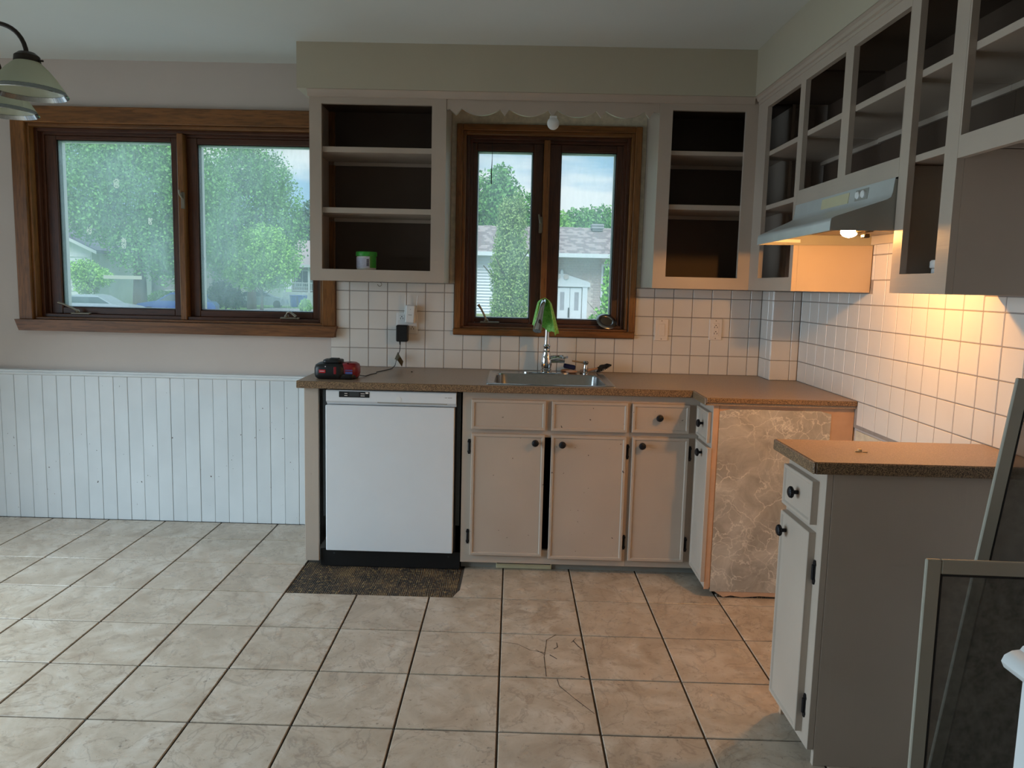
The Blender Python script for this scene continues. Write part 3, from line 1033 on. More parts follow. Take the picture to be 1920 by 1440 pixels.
def hinge(parent, u, w, z, face):
    h = 0.036
    poly = [(u-0.004, z-h), (u+0.004, z-h), (u+0.008, z-h+0.012), (u+0.0055, z-h+0.02), (u+0.0055, z+h-0.02), (u+0.008, z+h-0.012), (u+0.004, z+h), (u-0.004, z+h),
            (u-0.008, z+h-0.012), (u-0.0055, z+h-0.02), (u-0.0055, z-h+0.02), (u-0.008, z-h+0.012)]
    if face == '-y':
        mb = MB().prism(poly, 'y', w-0.004, w).tube([(u, w-0.006, z-0.022), (u, w-0.006, z+0.022)], 0.004, 8)
    else:
        mb = MB().prism(poly, 'x', w-0.004, w).tube([(w-0.006, u, z-0.022), (w-0.006, u, z+0.022)], 0.004, 8)
    return P(parent, 'hinge', mb, M['iron'])


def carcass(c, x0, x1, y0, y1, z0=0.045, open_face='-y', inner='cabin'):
    P(c, 'side_panel', MB().box(x0, x0+0.016, y0, y1, z0, ZC-0.001) if open_face == '-y' else MB().box(x0, x1, y0, y0+0.016, z0, ZC-0.001), M['cabz'])
    P(c, 'side_panel', MB().box(x1-0.016, x1, y0, y1, z0, ZC-0.001) if open_face == '-y' else MB().box(x0, x1, y1-0.016, y1, z0, ZC-0.001), M['cabz'])
    if open_face == '-y':
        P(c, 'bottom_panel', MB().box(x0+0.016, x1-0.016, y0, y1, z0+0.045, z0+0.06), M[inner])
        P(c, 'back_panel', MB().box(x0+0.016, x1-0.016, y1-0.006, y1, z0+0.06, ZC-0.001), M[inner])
    else:
        P(c, 'bottom_panel', MB().box(x0, x1, y0+0.016, y1-0.016, z0+0.045, z0+0.06), M[inner])


# left end panel of the sink run
c = T('end_panel', 'narrow taupe end panel between the wainscot and the dishwasher', 'panel', (-0.95, -0.31, 0.03))
P(c, 'side_board', MB().cbox(-0.983, -0.965, -0.596, -0.034, 0.030, ZC-0.001, 0.001), M['cabz'])
P(c, 'stile', MB().cbox(-0.983, -0.915, YC, -0.596, 0.030, ZC-0.001, 0.0015), M['cabchip'])

# sink base
c = T('sink_base_cabinet', 'taupe sink base with two doors parted by a black gap', 'cabinet', (0.17, -0.3, 0), 'base cabinets')
X0, X1 = -0.226, 0.5722
carcass(c, X0, X1, -0.594, -0.012)
P(c, 'face_frame', frame_mesh('-y', [X0, -0.165, 0.541, X1], [0.045, 0.114, 0.671, ZC-0.001], [(-0.165, 0.541, 0.114, 0.671)], 0.601, 0.621), M['cab'])
P(c, 'toe_board', MB().box(X0, X1, -0.560, -0.548, 0.0, 0.045), M['hoodside'])
P(c, 'toe_vent', MB().cbox(-0.052, 0.222, -0.575, -0.5605, 0.001, 0.040, 0.003), M['cream'])
P(c, 'toe_vent_slot', MB().box(-0.048, 0.216, -0.5765, -0.5752, 0.026, 0.036), M['black'])
for (a, b) in ((-0.183, 0.169), (0.197, 0.556)):
    P(c, 'false_drawer', MB().panel(a, b, 0.706, 0.848, YC, 0.018, '-y'), M['cabchip'])
d = P(c, 'door', MB().panel(-0.181, 0.167, 0.087, 0.685, YC, 0.019, '-y'), M['cabchip'])
knob(d, (0.122, YC-0.014, 0.648), '-y')
hinge(c, -0.1925, YC, 0.618, '-y')
hinge(c, -0.1925, YC, 0.175, '-y')
d = P(c, 'door', MB().panel(0.198, 0.554, 0.078, 0.686, YC, 0.019, '-y'), M['cabchip'])
knob(d, (0.250, YC-0.014, 0.643), '-y')
hinge(c, 0.563, YC, 0.612, '-y')
hinge(c, 0.563, YC, 0.166, '-y')

# drawer base
c = T('drawer_base_cabinet', 'taupe base cabinet with one drawer over one door beside the corner', 'cabinet', (0.73, -0.3, 0), 'base cabinets')
X0, X1 = 0.573, 0.8945
carcass(c, X0, X1, -0.594, -0.012)
P(c, 'face_frame', frame_mesh('-y', [X0, 0.592, 0.840, X1], [0.045, 0.114, 0.671, 0.72, 0.83, ZC-0.001], [(0.592, 0.840, 0.114, 0.671), (0.592, 0.840, 0.72, 0.83)], 0.601, 0.621), M['cab'])
P(c, 'toe_board', MB().box(X0, X1+0.10, -0.560, -0.548, 0.0, 0.045), M['hoodside'])
d = P(c, 'drawer', MB().panel(0.577, 0.846, 0.708, 0.846, YC, 0.019, '-y'), M['cabchip'])
knob(d, (0.703, YC-0.014, 0.783), '-y')
d = P(c, 'door', MB().panel(0.582, 0.849, 0.079, 0.686, YC, 0.019, '-y'), M['cab'])
knob(d, (0.627, YC-0.014, 0.647), '-y')
hinge(c, 0.8595, YC, 0.610, '-y')
hinge(c, 0.8595, YC, 0.163, '-y')

# corner unit facing left, its end towards the range gap
XF = 0.895
c = T('corner_base_cabinet', 'corner base cabinet whose end carries the marbled vinyl sheet', 'cabinet', (1.2, -0.6, 0), 'base cabinets')
P(c, 'face_frame', MB().cbox(XF, XF+0.020, -0.845, -0.6155, 0.045, ZC-0.001, 0.0015), M['cabz'])
d = P(c, 'drawer', MB().panel(-0.832, -0.636, 0.710, 0.848, XF, 0.019, '-x', 0.010), M['cab'])
knob(d, (XF-0.014, -0.740, 0.782), '-x')
d = P(c, 'door', MB().panel(-0.850, -0.640, 0.075, 0.690, XF, 0.019, '-x', 0.010), M['cab'])
knob(d, (XF-0.014, -0.745, 0.648), '-x')
P(c, 'end_panel', MB().prism([(XF+0.0205, ZC-0.001), (1.512, ZC-0.001), (1.512, 0.0), (1.23, 0.010), (1.15, 0.012), (1.07, 0.005), (1.02, 0.012), (0.985, 0.004), (0.955, 0.022), (XF+0.0205, 0.05)], 'y', -0.845, -0.829), M['rawedge'])
P(c, 'edge_strip', MB().cbox(XF, XF+0.024, -0.8475, -0.8455, 0.04, ZC-0.002, 0.0008), M['rawedge'])
vs = MB()
N, Mz = 10, 14
vv = []
for iz in range(Mz+1):
    for ix in range(N+1):
        x = 0.923+(1.412-0.923)*ix/N
        z = 0.030+(0.868-0.030)*iz/Mz
        bulge = 0.004*math.sin(ix*1.3)*(iz/Mz)**6+(0.006*math.sin(PI*ix/N) if iz == Mz else 0)
        vv.append((x, -0.8465-abs(bulge), z-(0.012 if iz == Mz and ix in (0, N) else 0)))
vs.add(vv, [(a*(N+1)+b, a*(N+1)+b+1, (a+1)*(N+1)+b+1, (a+1)*(N+1)+b) for a in range(Mz) for b in range(N)])
vb = [(x, y+0.0012, z) for x, y, z in vv]
vs.add(vb, [(a*(N+1)+b, (a+1)*(N+1)+b, (a+1)*(N+1)+b+1, a*(N+1)+b+1) for a in range(Mz) for b in range(N)])
P(c, 'vinyl_sheet', vs, M['vinyl'], label='grey marbled vinyl sheet with white veins', smooth=60)
P(c, 'torn_base', MB().box(0.96, 1.50, -0.838, -0.829, -0.004, 0.012), M['subfloor'])

# near base unit at the right, end panel facing the viewer
c = T('range_side_cabinet', 'narrow taupe base cabinet nearest the viewer with grey end panel', 'cabinet', (1.2, -1.87, 0), 'base cabinets')
P(c, 'face_frame', MB().cbox(XF, XF+0.020, -2.010, -1.735, 0.050, ZC-0.001, 0.0015), M['cabz'])
P(c, 'end_panel', MB().cbox(XF+0.0205, 1.512, -2.010, -1.994, 0.0, ZC-0.001, 0.001), M['cabz'])
P(c, 'far_panel', MB().cbox(XF+0.0205, 1.512, -1.751, -1.735, 0.0, ZC-0.001, 0.001), M['rawedge'])
P(c, 'toe_board', MB().box(0.955, 0.967, -1.993, -1.752, 0.0, 0.10), M['hoodside'])
d = P(c, 'drawer', MB().panel(-1.968, -1.750, 0.718, 0.846, XF, 0.022, '-x', 0.010), M['cabz'])
knob(d, (XF-0.017, -1.862, 0.784), '-x')
d = P(c, 'door', MB().panel(-1.968, -1.748, 0.082, 0.695, XF, 0.022, '-x', 0.010), M['cabz'])
knob(d, (XF-0.017, -1.790, 0.640), '-x')
hinge(c, -1.978, XF, 0.580, '-x')
hinge(c, -1.978, XF, 0.170, '-x')

# ------------------------------------------------------------------ worktops
def slab(name, label, mb, edge):
    c = T(name, label, 'countertop', edge[1], 'brown laminate worktops')
    P(c, 'top', mb, M['lam'])
    P(c, 'front_edge', edge[0], M['lamedge'])
    return c


SK = (-0.092, 0.470, -0.592, -0.128)
xs = [-1.010, SK[0], SK[1], 0.858, 1.3645, 1.5115]
ys = [-0.860, -0.645, SK[2], -0.1775, SK[3], -0.0005]


def lmask(i, j):
    if j == 0:
        return i >= 3
    if i == 1 and j in (2, 3):
        return False
    if i == 4 and j >= 3:
        return False
    return True


e = MB().cbox(-1.010, 0.851, -0.6525, -0.6455, ZC, 0.9182, 0.004).cbox(0.8505, 0.8575, -0.866, -0.6455, ZC, 0.9182, 0.004).cbox(0.8575, 1.5115, -0.8675, -0.8605, ZC+0.012, 0.9182, 0.002)
slab('l_shaped_countertop', 'brown speckled laminate worktop running from the dishwasher round the corner', MB().grid(xs, ys, lmask, ZC, 0.918), (e, (0.25, -0.33, ZC)))
e = MB().cbox(0.845, 0.8525, -2.036, -1.722, ZC, 0.9182, 0.004).cbox(0.8525, 1.5115, -2.036, -2.0285, ZC, 0.9182, 0.004)
slab('short_countertop', 'short brown laminate worktop on the cabinet nearest the viewer', MB().box(0.853, 1.5115, -2.028, -1.722, ZC, 0.918), (e, (1.18, -1.88, ZC)))
S('paper_scrap', 'tiny crumpled scrap lying on the short worktop', 'scrap',
  MB().cbox(1.028, 1.044, -1.888, -1.882, 0.9183, 0.922, 0.001).cbox(1.040, 1.050, -1.884, -1.872, 0.9183, 0.926, 0.001).cbox(1.050, 1.064, -1.890, -1.884, 0.9183, 0.921, 0.001), M['scrap'])
S('crumb', 'small dark crumb on the worktop below the outlets', 'crumb', MB().ell((-0.526, -0.211, 0.9205), 0.005, 0.004, 0.0025, 8, 6), M['bronze'])

# ------------------------------------------------------------------ dishwasher
c = T('dishwasher', 'white front-control dishwasher in a black recess left of the sink base', 'dishwasher', (-0.57, -0.3, 0))
P(c, 'tub', MB().box(-0.880, -0.255, -0.585, -0.03, 0.02, 0.870), M['black'])
P(c, 'side_flange', MB().box(-0.898, -0.8815, -0.598, -0.40, 0.25, 0.872), M['darkgrey'])
P(c, 'side_flange', MB().box(-0.2535, -0.235, -0.598, -0.40, 0.22, 0.872), M['darkgrey'])
P(c, 'door', MB().cbox(-0.878, -0.264, -0.628, -0.586, 0.088, 0.803, 0.003), M['appliance'])
cp = P(c, 'control_panel', MB().prism([(-0.586, 0.806), (-0.612, 0.806), (-0.616, 0.812), (-0.632, 0.824), (-0.632, 0.872), (-0.628, 0.876), (-0.586, 0.876)], 'x', -0.874, -0.257), M['appliance'], smooth=30)
P(cp, 'display', MB().box(-0.812, -0.668, -0.6332, -0.6315, 0.843, 0.871), M['black'])
P(cp, 'display_window', MB().box(-0.762, -0.718, -0.6338, -0.6331, 0.848, 0.868), M['darkgrey'])
for (xa, xb, za, zb) in ((-0.786, -0.772, 0.860, 0.863), (-0.786, -0.772, 0.850, 0.853), (-0.709, -0.690, 0.860, 0.863), (-0.709, -0.690, 0.850, 0.853), (-0.686, -0.672, 0.862, 0.869)):
    P(cp, 'button', MB().box(xa, xb, -0.6340, -0.6331, za, zb), M['plate'])
P(cp, 'handle_recess', MB().box(-0.630, -0.300, -0.6315, -0.6135, 0.8185, 0.8245), M['hoodside'])
P(cp, 'badge', MB().lathe([(0.014, 0), (0.014, 0.0012), (0, 0.0012)], (-0.530, -0.6318, 0.838), 20, 'y').xf(Matrix.Translation((0, -0.0012, 0))), M['appliance2'])
P(cp, 'print', MB().box(-0.310, -0.300, -0.6328, -0.6318, 0.8505, 0.8525).box(-0.296, -0.276, -0.6328, -0.6318, 0.8505, 0.8525), M['knobgrey'])
P(c, 'kick_plate', MB().cbox(-0.912, -0.230, -0.600, -0.588, 0.0, 0.085, 0.002), M['black'])
for (x, z) in ((-0.845, 0.066), (-0.285, 0.062)):
    P(c, 'screw', MB().lathe([(0.005, 0), (0.004, 0.002), (0, 0.002)], (x, -0.6005, z), 10, 'y'), M['darkgrey'])

# ------------------------------------------------------------------ range hood
c = T('range_hood', 'grey under-cabinet range hood with its warm bulb lit', 'range hood', (1.25, -1.31, 1.58))
ya, yb = -1.710, -0.908


def lipx(y):
    return 0.984+(y-ya)/(yb-ya)*0.040


def hoodsheet(prof_n, prof_f):
    mb = MB()
    n = len(prof_n)
    v = [(x, ya, z) for x, z in prof_n]+[(x, yb, z) for x, z in prof_f]
    return mb.add(v, [(i, i+1, n+i+1, n+i) for i in range(n-1)])


def prof(y, o=0.0):
    L = lipx(y)
    return [(1.172+o, 1.746-o), (1.167+o, 1.700), (1.163+o, 1.686-o*0.5), (1.150+o, 1.678-o), (L+0.012, 1.624-o), (L+o*0.6, 1.617-o), (L-0.002+o, 1.606), (L-0.003+o, 1.580)]


outer = hoodsheet(prof(ya), prof(yb))
inner = hoodsheet(prof(ya, 0.004), prof(yb, 0.004))
P(c, 'front', outer, M['hood'], smooth=50)
P(c, 'front_lining', inner, M['hoodin'], smooth=50)
for y in (ya, yb):
    pl = prof(y)+[(1.511, 1.588), (1.511, 1.746)]
    s = 1 if y == ya else -1
    P(c, 'side', MB().prism(pl, 'y', y, y+0.003*s), M['hoodside'])
P(c, 'top_plate', MB().box(1.172, 1.511, ya, yb, 1.741, 1.746), M['hoodside'])
P(c, 'back_plate', MB().box(1.495, 1.511, ya+0.004, yb-0.004, 1.590, 1.740), M['hoodin'])
P(c, 'baffle', MB().prism([(1.030, 1.612), (1.49, 1.650), (1.49, 1.655), (1.030, 1.617)], 'y', ya+0.004, yb-0.004), M['hoodin'])
P(c, 'filter', MB().box(1.22, 1.47, -1.22, -0.98, 1.622, 1.630), M['nickel'])
st = P(c, 'warning_sticker', MB().box(1.06, 1.20, -0.9125, -0.9116, 1.593, 1.606), M['plate'])
n1 = Vector((1.168, ya, 1.72))


def onpanel(y0, y1, z0, z1, t):
    f = lambda z: 1.1675-(1.700-z)*0.0-(0.0 if z < 1.7 else -(z-1.7)*0.1087)
    return MB().prism([(f(z0)-t, z0), (f(z1)-t, z1), (f(z1)+0.001, z1), (f(z0)+0.001, z0)], 'y', y0, y1)


P(c, 'label_plate', onpanel(-1.405, -1.180, 1.700, 1.737, 0.0025), M['cream'])
sp = P(c, 'switch_plate', onpanel(-1.545, -1.455, 1.700, 1.737, 0.002), M['hoodside'])
for y in (-1.482, -1.520):
    P(sp, 'switch', MB().lathe([(0.013, 0), (0.013, 0.006), (0.010, 0.009), (0, 0.009)], (0, 0, 0), 16).xf(Matrix.Translation((1.167, y, 1.718)) @ Matrix.Rotation(math.radians(-90), 4, 'Y')), M['appliance2'], smooth=40)
P(c, 'bulb', MB().ell((1.146, -1.478, 1.596), 0.027, 0.030, 0.020, 20, 12), M['bulb'], label='glowing warm bulb', smooth=60)
P(c, 'bulb_socket', MB().tube([(1.162, -1.512, 1.602), (1.182, -1.560, 1.606)], 0.016, 12), M['bronze'])
P(c, 'clip', MB().cbox(1.166, 1.186, -1.548, -1.520, 1.572, 1.585, 0.003), M['bronze'])

# ------------------------------------------------------------------ sink group
c = T('kitchen_sink', 'stainless steel drop-in sink below the window', 'sink', (0.19, -0.35, 0.75))


def rrect(x0, x1, y0, y1, r, n=6):
    out = []
    for cx, cy, a0 in ((x1-r, y1-r, 0), (x0+r, y1-r, PI/2), (x0+r, y0+r, PI), (x1-r, y0+r, 1.5*PI)):
        for k in range(n+1):
            a = a0+PI/2*k/n
            out.append((cx+r*math.cos(a), cy+r*math.sin(a)))
    return out


rings = [(-0.118, 0.498, -0.618, -0.076, 0.012, 0.9184), (-0.117, 0.497, -0.617, -0.077, 0.012, 0.9225), (-0.108, 0.488, -0.608, -0.086, 0.014, 0.9245),
         (-0.098, 0.478, -0.600, -0.100, 0.016, 0.9205), (-0.082, 0.462, -0.585, -0.165, 0.060, 0.9205), (-0.076, 0.456, -0.580, -0.170, 0.058, 0.914),
         (-0.070, 0.450, -0.574, -0.176, 0.060, 0.80), (-0.050, 0.430, -0.555, -0.195, 0.065, 0.762), (0.17, 0.21, -0.385, -0.345, 0.019, 0.755)]
mb = MB()
vv = []
for r in rings:
    vv += [(x, y, r[5]) for x, y in rrect(*r[:5])]
n = len(vv)//len(rings)
ff = [(i*n+k, i*n+(k+1) % n, (i+1)*n+(k+1) % n, (i+1)*n+k) for i in range(len(rings)-1) for k in range(n)]
ff.append(tuple((len(rings)-1)*n+k for k in range(n)))
mb.add(vv, ff)
P(c, 'bowl', mb, M['steel'], smooth=40)
P(c, 'drain', MB().lathe([(0.040, 0), (0.040, 0.003), (0.028, 0.001), (0, 0.001)], (0.19, -0.365, 0.7565), 24), M['chrome'], smooth=40)

FXx, FYy = 0.188, -0.120
c = T('faucet', 'tall chrome pull-down faucet behind the sink', 'faucet', (FXx, FYy, 0.9206))
P(c, 'deck_plate', MB().prism([(FXx+0.125*math.copysign(abs(math.cos(a))**0.6, math.cos(a)), FYy+0.030*math.sin(a)) for a in [2*PI*k/28 for k in range(28)]], 'z', 0.9207, 0.926), M['chrome'])
P(c, 'body', MB().lathe([(0.030, 0.926), (0.031, 0.932), (0.028, 0.937), (0.029, 0.943), (0.026, 0.948), (0.030, 0.965), (0.030, 0.985), (0.026, 1.010), (0.019, 1.032), (0.020, 1.038), (0.017, 1.042), (0.017, 1.058), (0.020, 1.062), (0.020, 1.070), (0.014, 1.076), (0.0125, 1.10)], (FXx, FYy, 0), 28), M['chrome'], smooth=40)
arc = [(FXx, FYy, 1.09), (FXx, FYy, 1.20)]
for k in range(1, 13):
    a = PI*0.88*k/12
    arc.append((FXx-0.042*k/12, FYy-0.085+0.085*math.cos(a), 1.225+0.085*math.sin(a)))
P(c, 'spout', MB().tube(arc, 0.0125, 14), M['chrome'], smooth=60)
p0 = Vector(arc[-1])
dr = (Vector(arc[-1])-Vector(arc[-2])).normalized()
hd = [p0, p0+dr*0.03, p0+dr*0.06, p0+dr*0.095, p0+dr*0.112]
P(c, 'spray_head', MB().tube(hd, [0.0135, 0.015, 0.018, 0.0225, 0.0225], 18), M['chrome'], smooth=50)
q = p0+dr*0.065
P(c, 'spray_button', MB().ell((q.x+0.004, q.y-0.019, q.z), 0.009, 0.004, 0.020, 12, 8), M['black'], smooth=60)
h = P(c, 'handle_body', MB().tube([(FXx+0.015, FYy, 0.990), (FXx+0.05, FYy-0.004, 0.998), (FXx+0.075, FYy-0.008, 0.998)], [0.015, 0.021, 0.020], 16).tube([(FXx+0.074, FYy-0.008, 0.998), (FXx+0.100, FYy-0.012, 0.994)], [0.022, 0.016], 16), M['chrome'], smooth=40)
P(c, 'handle_lever', MB().tube([(FXx+0.082, FYy-0.012, 1.005), (FXx+0.098, FYy-0.030, 1.012), (FXx+0.105, FYy-0.070, 1.016)], [0.008, 0.006, 0.007], 10).tube([(FXx+0.02, FYy, 1.010), (FXx+0.09, FYy-0.01, 1.016)], 0.006, 8), M['chrome'], smooth=40)

# green cloth draped over the spout
mb = MB()
NU, NV = 40, 18
vv = []
for iv in range(NV+1):
    t_ = iv/NV
    for iu in range(NU+1):
        th = math.radians(-128+256*iu/NU)
        fold = 0.0055*t_*math.sin(5.0*th+0.6)
        rx = (0.023+0.036*t_**0.8)*min(1, (t_*7)**0.5)+fold
        ry = (0.046+0.014*t_)*min(1, (t_*7)**0.5)+fold
        x = FXx-0.020+0.014*t_+rx*math.sin(th)*(1.32 if th < 0 else 1.0)
        y = FYy-0.083+ry*math.cos(th)
        z = 1.327-(0.165+0.022*math.sin(th)+0.010*math.sin(3*th+1))*t_-0.004*t_*math.sin(9*th)
        vv.append((x, y, z))
m = NU+1
mb.add(vv, [(a*m+b, a*m+b+1, (a+1)*m+b+1, (a+1)*m+b) for a in range(NV) for b in range(NU)])
cl = S('dish_cloth', 'bright green microfibre cloth draped over the faucet spout', 'cloth', mb, M['cloth'], smooth=80)
md = cl.modifiers.new('thickness', 'SOLIDIFY')
md.thickness = 0.003

c = T('soap_dispenser', 'small chrome soap dispenser beside the faucet', 'soap dispenser', (0.400, -0.120, 0.9206))
P(c, 'base', MB().lathe([(0.017, 0.9207), (0.017, 0.925), (0.013, 0.928), (0.012, 0.945), (0.014, 0.952), (0.010, 0.962), (0.010, 0.972), (0.016, 0.978), (0.017, 0.986), (0.012, 0.991), (0, 0.992)], (0.400, -0.120, 0), 20), M['chrome'], smooth=40)
P(c, 'nozzle', MB().tube([(0.395, -0.120, 0.982), (0.360, -0.125, 0.986), (0.326, -0.130, 0.991)], [0.006, 0.005, 0.004], 8), M['nickel'], smooth=50)
S('scrub_sponge', 'navy blue sponge lying behind the sink', 'sponge', MB().cbox(-0.032, 0.032, -0.016, 0.016, 0, 0.024, 0.004).xf(Matrix.Translation((0.316, -0.058, 0.940)) @ Matrix.Rotation(0.17, 4, 'Y')), M['navy'])
S('sponge_rest', 'pinkish plastic cap under the navy sponge', 'cap', MB().ell((0.327, -0.098, 0.930), 0.032, 0.020, 0.0092, 16, 8).ell((0.300, -0.060, 0.930), 0.030, 0.018, 0.0092, 12, 8), M['skin'], smooth=60)
c = T('dish_brush', 'black-bristled dish brush resting on the sink corner', 'brush', (0.46, -0.09, 0.925))
P(c, 'handle', MB().tube([(0.375, -0.088, 0.932), (0.42, -0.083, 0.938), (0.470, -0.077, 0.948)], [0.008, 0.0075, 0.006], 10), M['skin'], smooth=50)
br = MB()
for k in range(26):
    a = 2*PI*k/26
    for r in (1.0, 0.72):
        p = (0.505+0.040*r*math.cos(a), -0.080+0.022*r*math.sin(a), 0.948+0.020*r*math.cos(a)+0.006*r*math.sin(a))
        br.tube([(0.505+0.016*math.cos(a), -0.074+0.012*math.sin(a), 0.968+0.006*math.cos(a)), p], 0.0022, 5)
P(c, 'bristles', br, M['bristle'])
P(c, 'head', MB().ell((0.503, -0.074, 0.958), 0.026, 0.018, 0.012, 16, 8).tube([(0.470, -0.077, 0.948), (0.495, -0.075, 0.955)], 0.008, 8), M['bristle'], smooth=60)
c = T('sink_strainer', 'round steel sink strainer leaning on the window stool', 'strainer', (0.523, 0.02, 1.158))
RM = Matrix.Translation((0.523, 0.044, 1.1985)) @ Matrix.Rotation(math.radians(12), 4, 'Y') @ Matrix.Rotation(math.radians(42), 4, 'X')
P(c, 'rim', MB().lathe([(0.033, 0.004), (0.036, 0.007), (0.054, 0.006), (0.058, 0.002), (0.054, 0.0), (0.036, 0.0)], n=32, close=True).xf(RM), M['steel'], smooth=50)
P(c, 'basket', MB().lathe([(0.035, 0.003), (0.030, -0.010), (0.0, -0.012)], n=24).xf(RM), M['nickel'], smooth=50)

# ------------------------------------------------------------------ things on worktop, wall and shelves
BT = Matrix.Translation((0.016, -0.012, -0.0))
c = T('battery_pack', 'black and red power-tool battery on its charger at the left end of the worktop', 'battery', (-0.86, -0.50, 0.9184))


def blob(x0, x1, y0, y1, z0, z1, r, e=0.35, n=8):
    """rounded block: stacked rounded rectangles"""
    mb = MB()
    vv = []
    lev = [(0.0, 0.16), (0.10, 0.05), (0.30, 0.0), (0.70, 0.0), (0.90, 0.06), (1.0, 0.2)]
    for h, ins in lev:
        i = ins*(z1-z0)
        vv += [(x, y, z0+(z1-z0)*h) for x, y in rrect(x0+i, x1-i, y0+i, y1-i, r, 5)]
    m = 24
    ff = [(a*m+k, a*m+(k+1) % m, (a+1)*m+(k+1) % m, (a+1)*m+k) for a in range(len(lev)-1) for k in range(m)]
    ff += [tuple(range(m-1, -1, -1)), tuple((len(lev)-1)*m+k for k in range(m))]
    return mb.add(vv, ff)


P(c, 'body', blob(-0.965, -0.815, -0.570, -0.430, 0.9184, 0.994, 0.030).xf(BT), M['black'], smooth=50)
P(c, 'side_shell', blob(-0.850, -0.758, -0.558, -0.438, 0.921, 0.996, 0.034).xf(BT), M['red'], smooth=50)
P(c, 'lower_shell', blob(-0.895, -0.765, -0.563, -0.434, 0.9186, 0.948, 0.030).xf(BT), M['black'], smooth=50)
P(c, 'top_terminal', blob(-0.927, -0.838, -0.545, -0.460, 0.993, 1.010, 0.018).xf(BT), M['black'], smooth=50)
P(c, 'latch', MB().cbox(-0.900, -0.855, -0.520, -0.480, 1.009, 1.016, 0.004).xf(BT), M['darkgrey'])
P(c, 'badge', MB().cbox(-0.936, -0.905, -0.5725, -0.5695, 0.950, 0.966, 0.001).xf(BT), M['badge'])
P(c, 'badge_print', MB().box(-0.932, -0.909, -0.5732, -0.5724, 0.957, 0.960).xf(BT), M['pale'])
P(c, 'red_band', MB().cbox(-0.866, -0.853, -0.5715, -0.560, 0.944, 0.980, 0.002).xf(BT), M['red'])
P(c, 'print', MB().box(-0.812, -0.778, -0.5600, -0.5578, 0.962, 0.966).box(-0.812, -0.778, -0.5600, -0.5578, 0.946, 0.957).xf(BT), M['blueprint'])
P(c, 'button', MB().lathe([(0.003, 0), (0.002, 0.0015), (0, 0.0015)], (-0.905, -0.5715, 0.981), 8, 'y').xf(BT), M['pale'])

# outlets
def outlet(parent, x, z, y):
    P(parent, 'receptacle', MB().cbox(x-0.017, x+0.017, y-0.003, y, z-0.014, z+0.014, 0.003), M['appliance2'])
    P(parent, 'socket_slots', MB().box(x-0.008, x-0.0055, y-0.0036, y-0.0029, z-0.007, z+0.003).box(x+0.0055, x+0.008, y-0.0036, y-0.0029, z-0.007, z+0.003).box(x-0.0025, x+0.0025, y-0.0036, y-0.0029, z+0.005, z+0.010), M['black'])


c = T('outlet_plate', 'white double outlet plate left of the sink with adapters plugged in', 'outlet', (-0.583, 0, 1.125))
P(c, 'plate', MB().cbox(-0.641, -0.524, -0.0072, -0.0002, 1.107, 1.225, 0.003), M['appliance2'])
for x in (-0.612, -0.553):
    for z in (1.194, 1.138):
        outlet(c, x, z, -0.0072)
c = T('outlet_plate', 'white outlet plate right of the window, nearer the corner', 'outlet', (1.119, 0, 1.112))
P(c, 'plate', MB().cbox(1.083, 1.154, -0.0072, -0.0002, 1.112, 1.229, 0.003), M['plate'])
P(c, 'insert', MB().cbox(1.102, 1.136, -0.0096, -0.0072, 1.134, 1.206, 0.002), M['plate'])
for z in (1.186, 1.152):
    P(c, 'socket_slots', MB().box(1.1105, 1.113, -0.0102, -0.0095, z-0.007, z+0.002).box(1.125, 1.1275, -0.0102, -0.0095, z-0.007, z+0.002).box(1.1165, 1.1215, -0.0102, -0.0095, z+0.005, z+0.010), M['black'])
for z in (1.219, 1.122):
    P(c, 'screw', MB().lathe([(0.003, 0), (0, 0.001)], (1.119, -0.0085, z), 8, 'y'), M['nickel'])
c = T('light_switch', 'white rocker switch plate just right of the sink window', 'light switch', (0.822, 0, 1.102))
P(c, 'plate', MB().cbox(0.785, 0.859, -0.0072, -0.0002, 1.102, 1.222, 0.003), M['plate'])
P(c, 'rocker', MB().cbox(0.806, 0.840, -0.0105, -0.0072, 1.129, 1.195, 0.002), M['plate'])
for z in (1.212, 1.112):
    P(c, 'screw', MB().lathe([(0.003, 0), (0, 0.001)], (0.822, -0.0085, z), 8, 'y'), M['nickel'])

c = T('wifi_extender', 'white plug-in wifi extender with two thin antennas', 'wifi extender', (-0.561, -0.03, 1.165))
RX = Matrix.Translation((-0.561, 0, 1.218)) @ Matrix.Rotation(0.06, 4, 'Y')
P(c, 'body', MB().cbox(-0.026, 0.026, -0.044, -0.0112, -0.050, 0.050, 0.006).xf(RX), M['appliance2'])
P(c, 'print', MB().box(-0.010, 0.010, -0.0446, -0.0439, -0.006, -0.003).lathe([(0.002, 0), (0, 0.0005)], (0, -0.0446, 0.026), 8, 'y').xf(RX), M['knobgrey'])
for s in (-1, 1):
    P(c, 'antenna', MB().tube([Vector((s*0.030, -0.027, -0.002)), Vector((s*0.030, -0.027, 0.03)), Vector((s*0.032+s*0.001, -0.027, 0.102))], [0.0045, 0.004, 0.003], 8).xf(RX), M['appliance2'], smooth=50)
c = T('power_adapter', 'black wall adapter plugged into the lower left outlet', 'power adapter', (-0.605, -0.03, 1.062))
P(c, 'body', MB().cbox(-0.636, -0.572, -0.060, -0.0112, 1.066, 1.157, 0.005), M['black'])
P(c, 'strain_relief', MB().tube([(-0.617, -0.036, 1.067), (-0.616, -0.036, 1.046)], [0.005, 0.003], 8), M['black'])
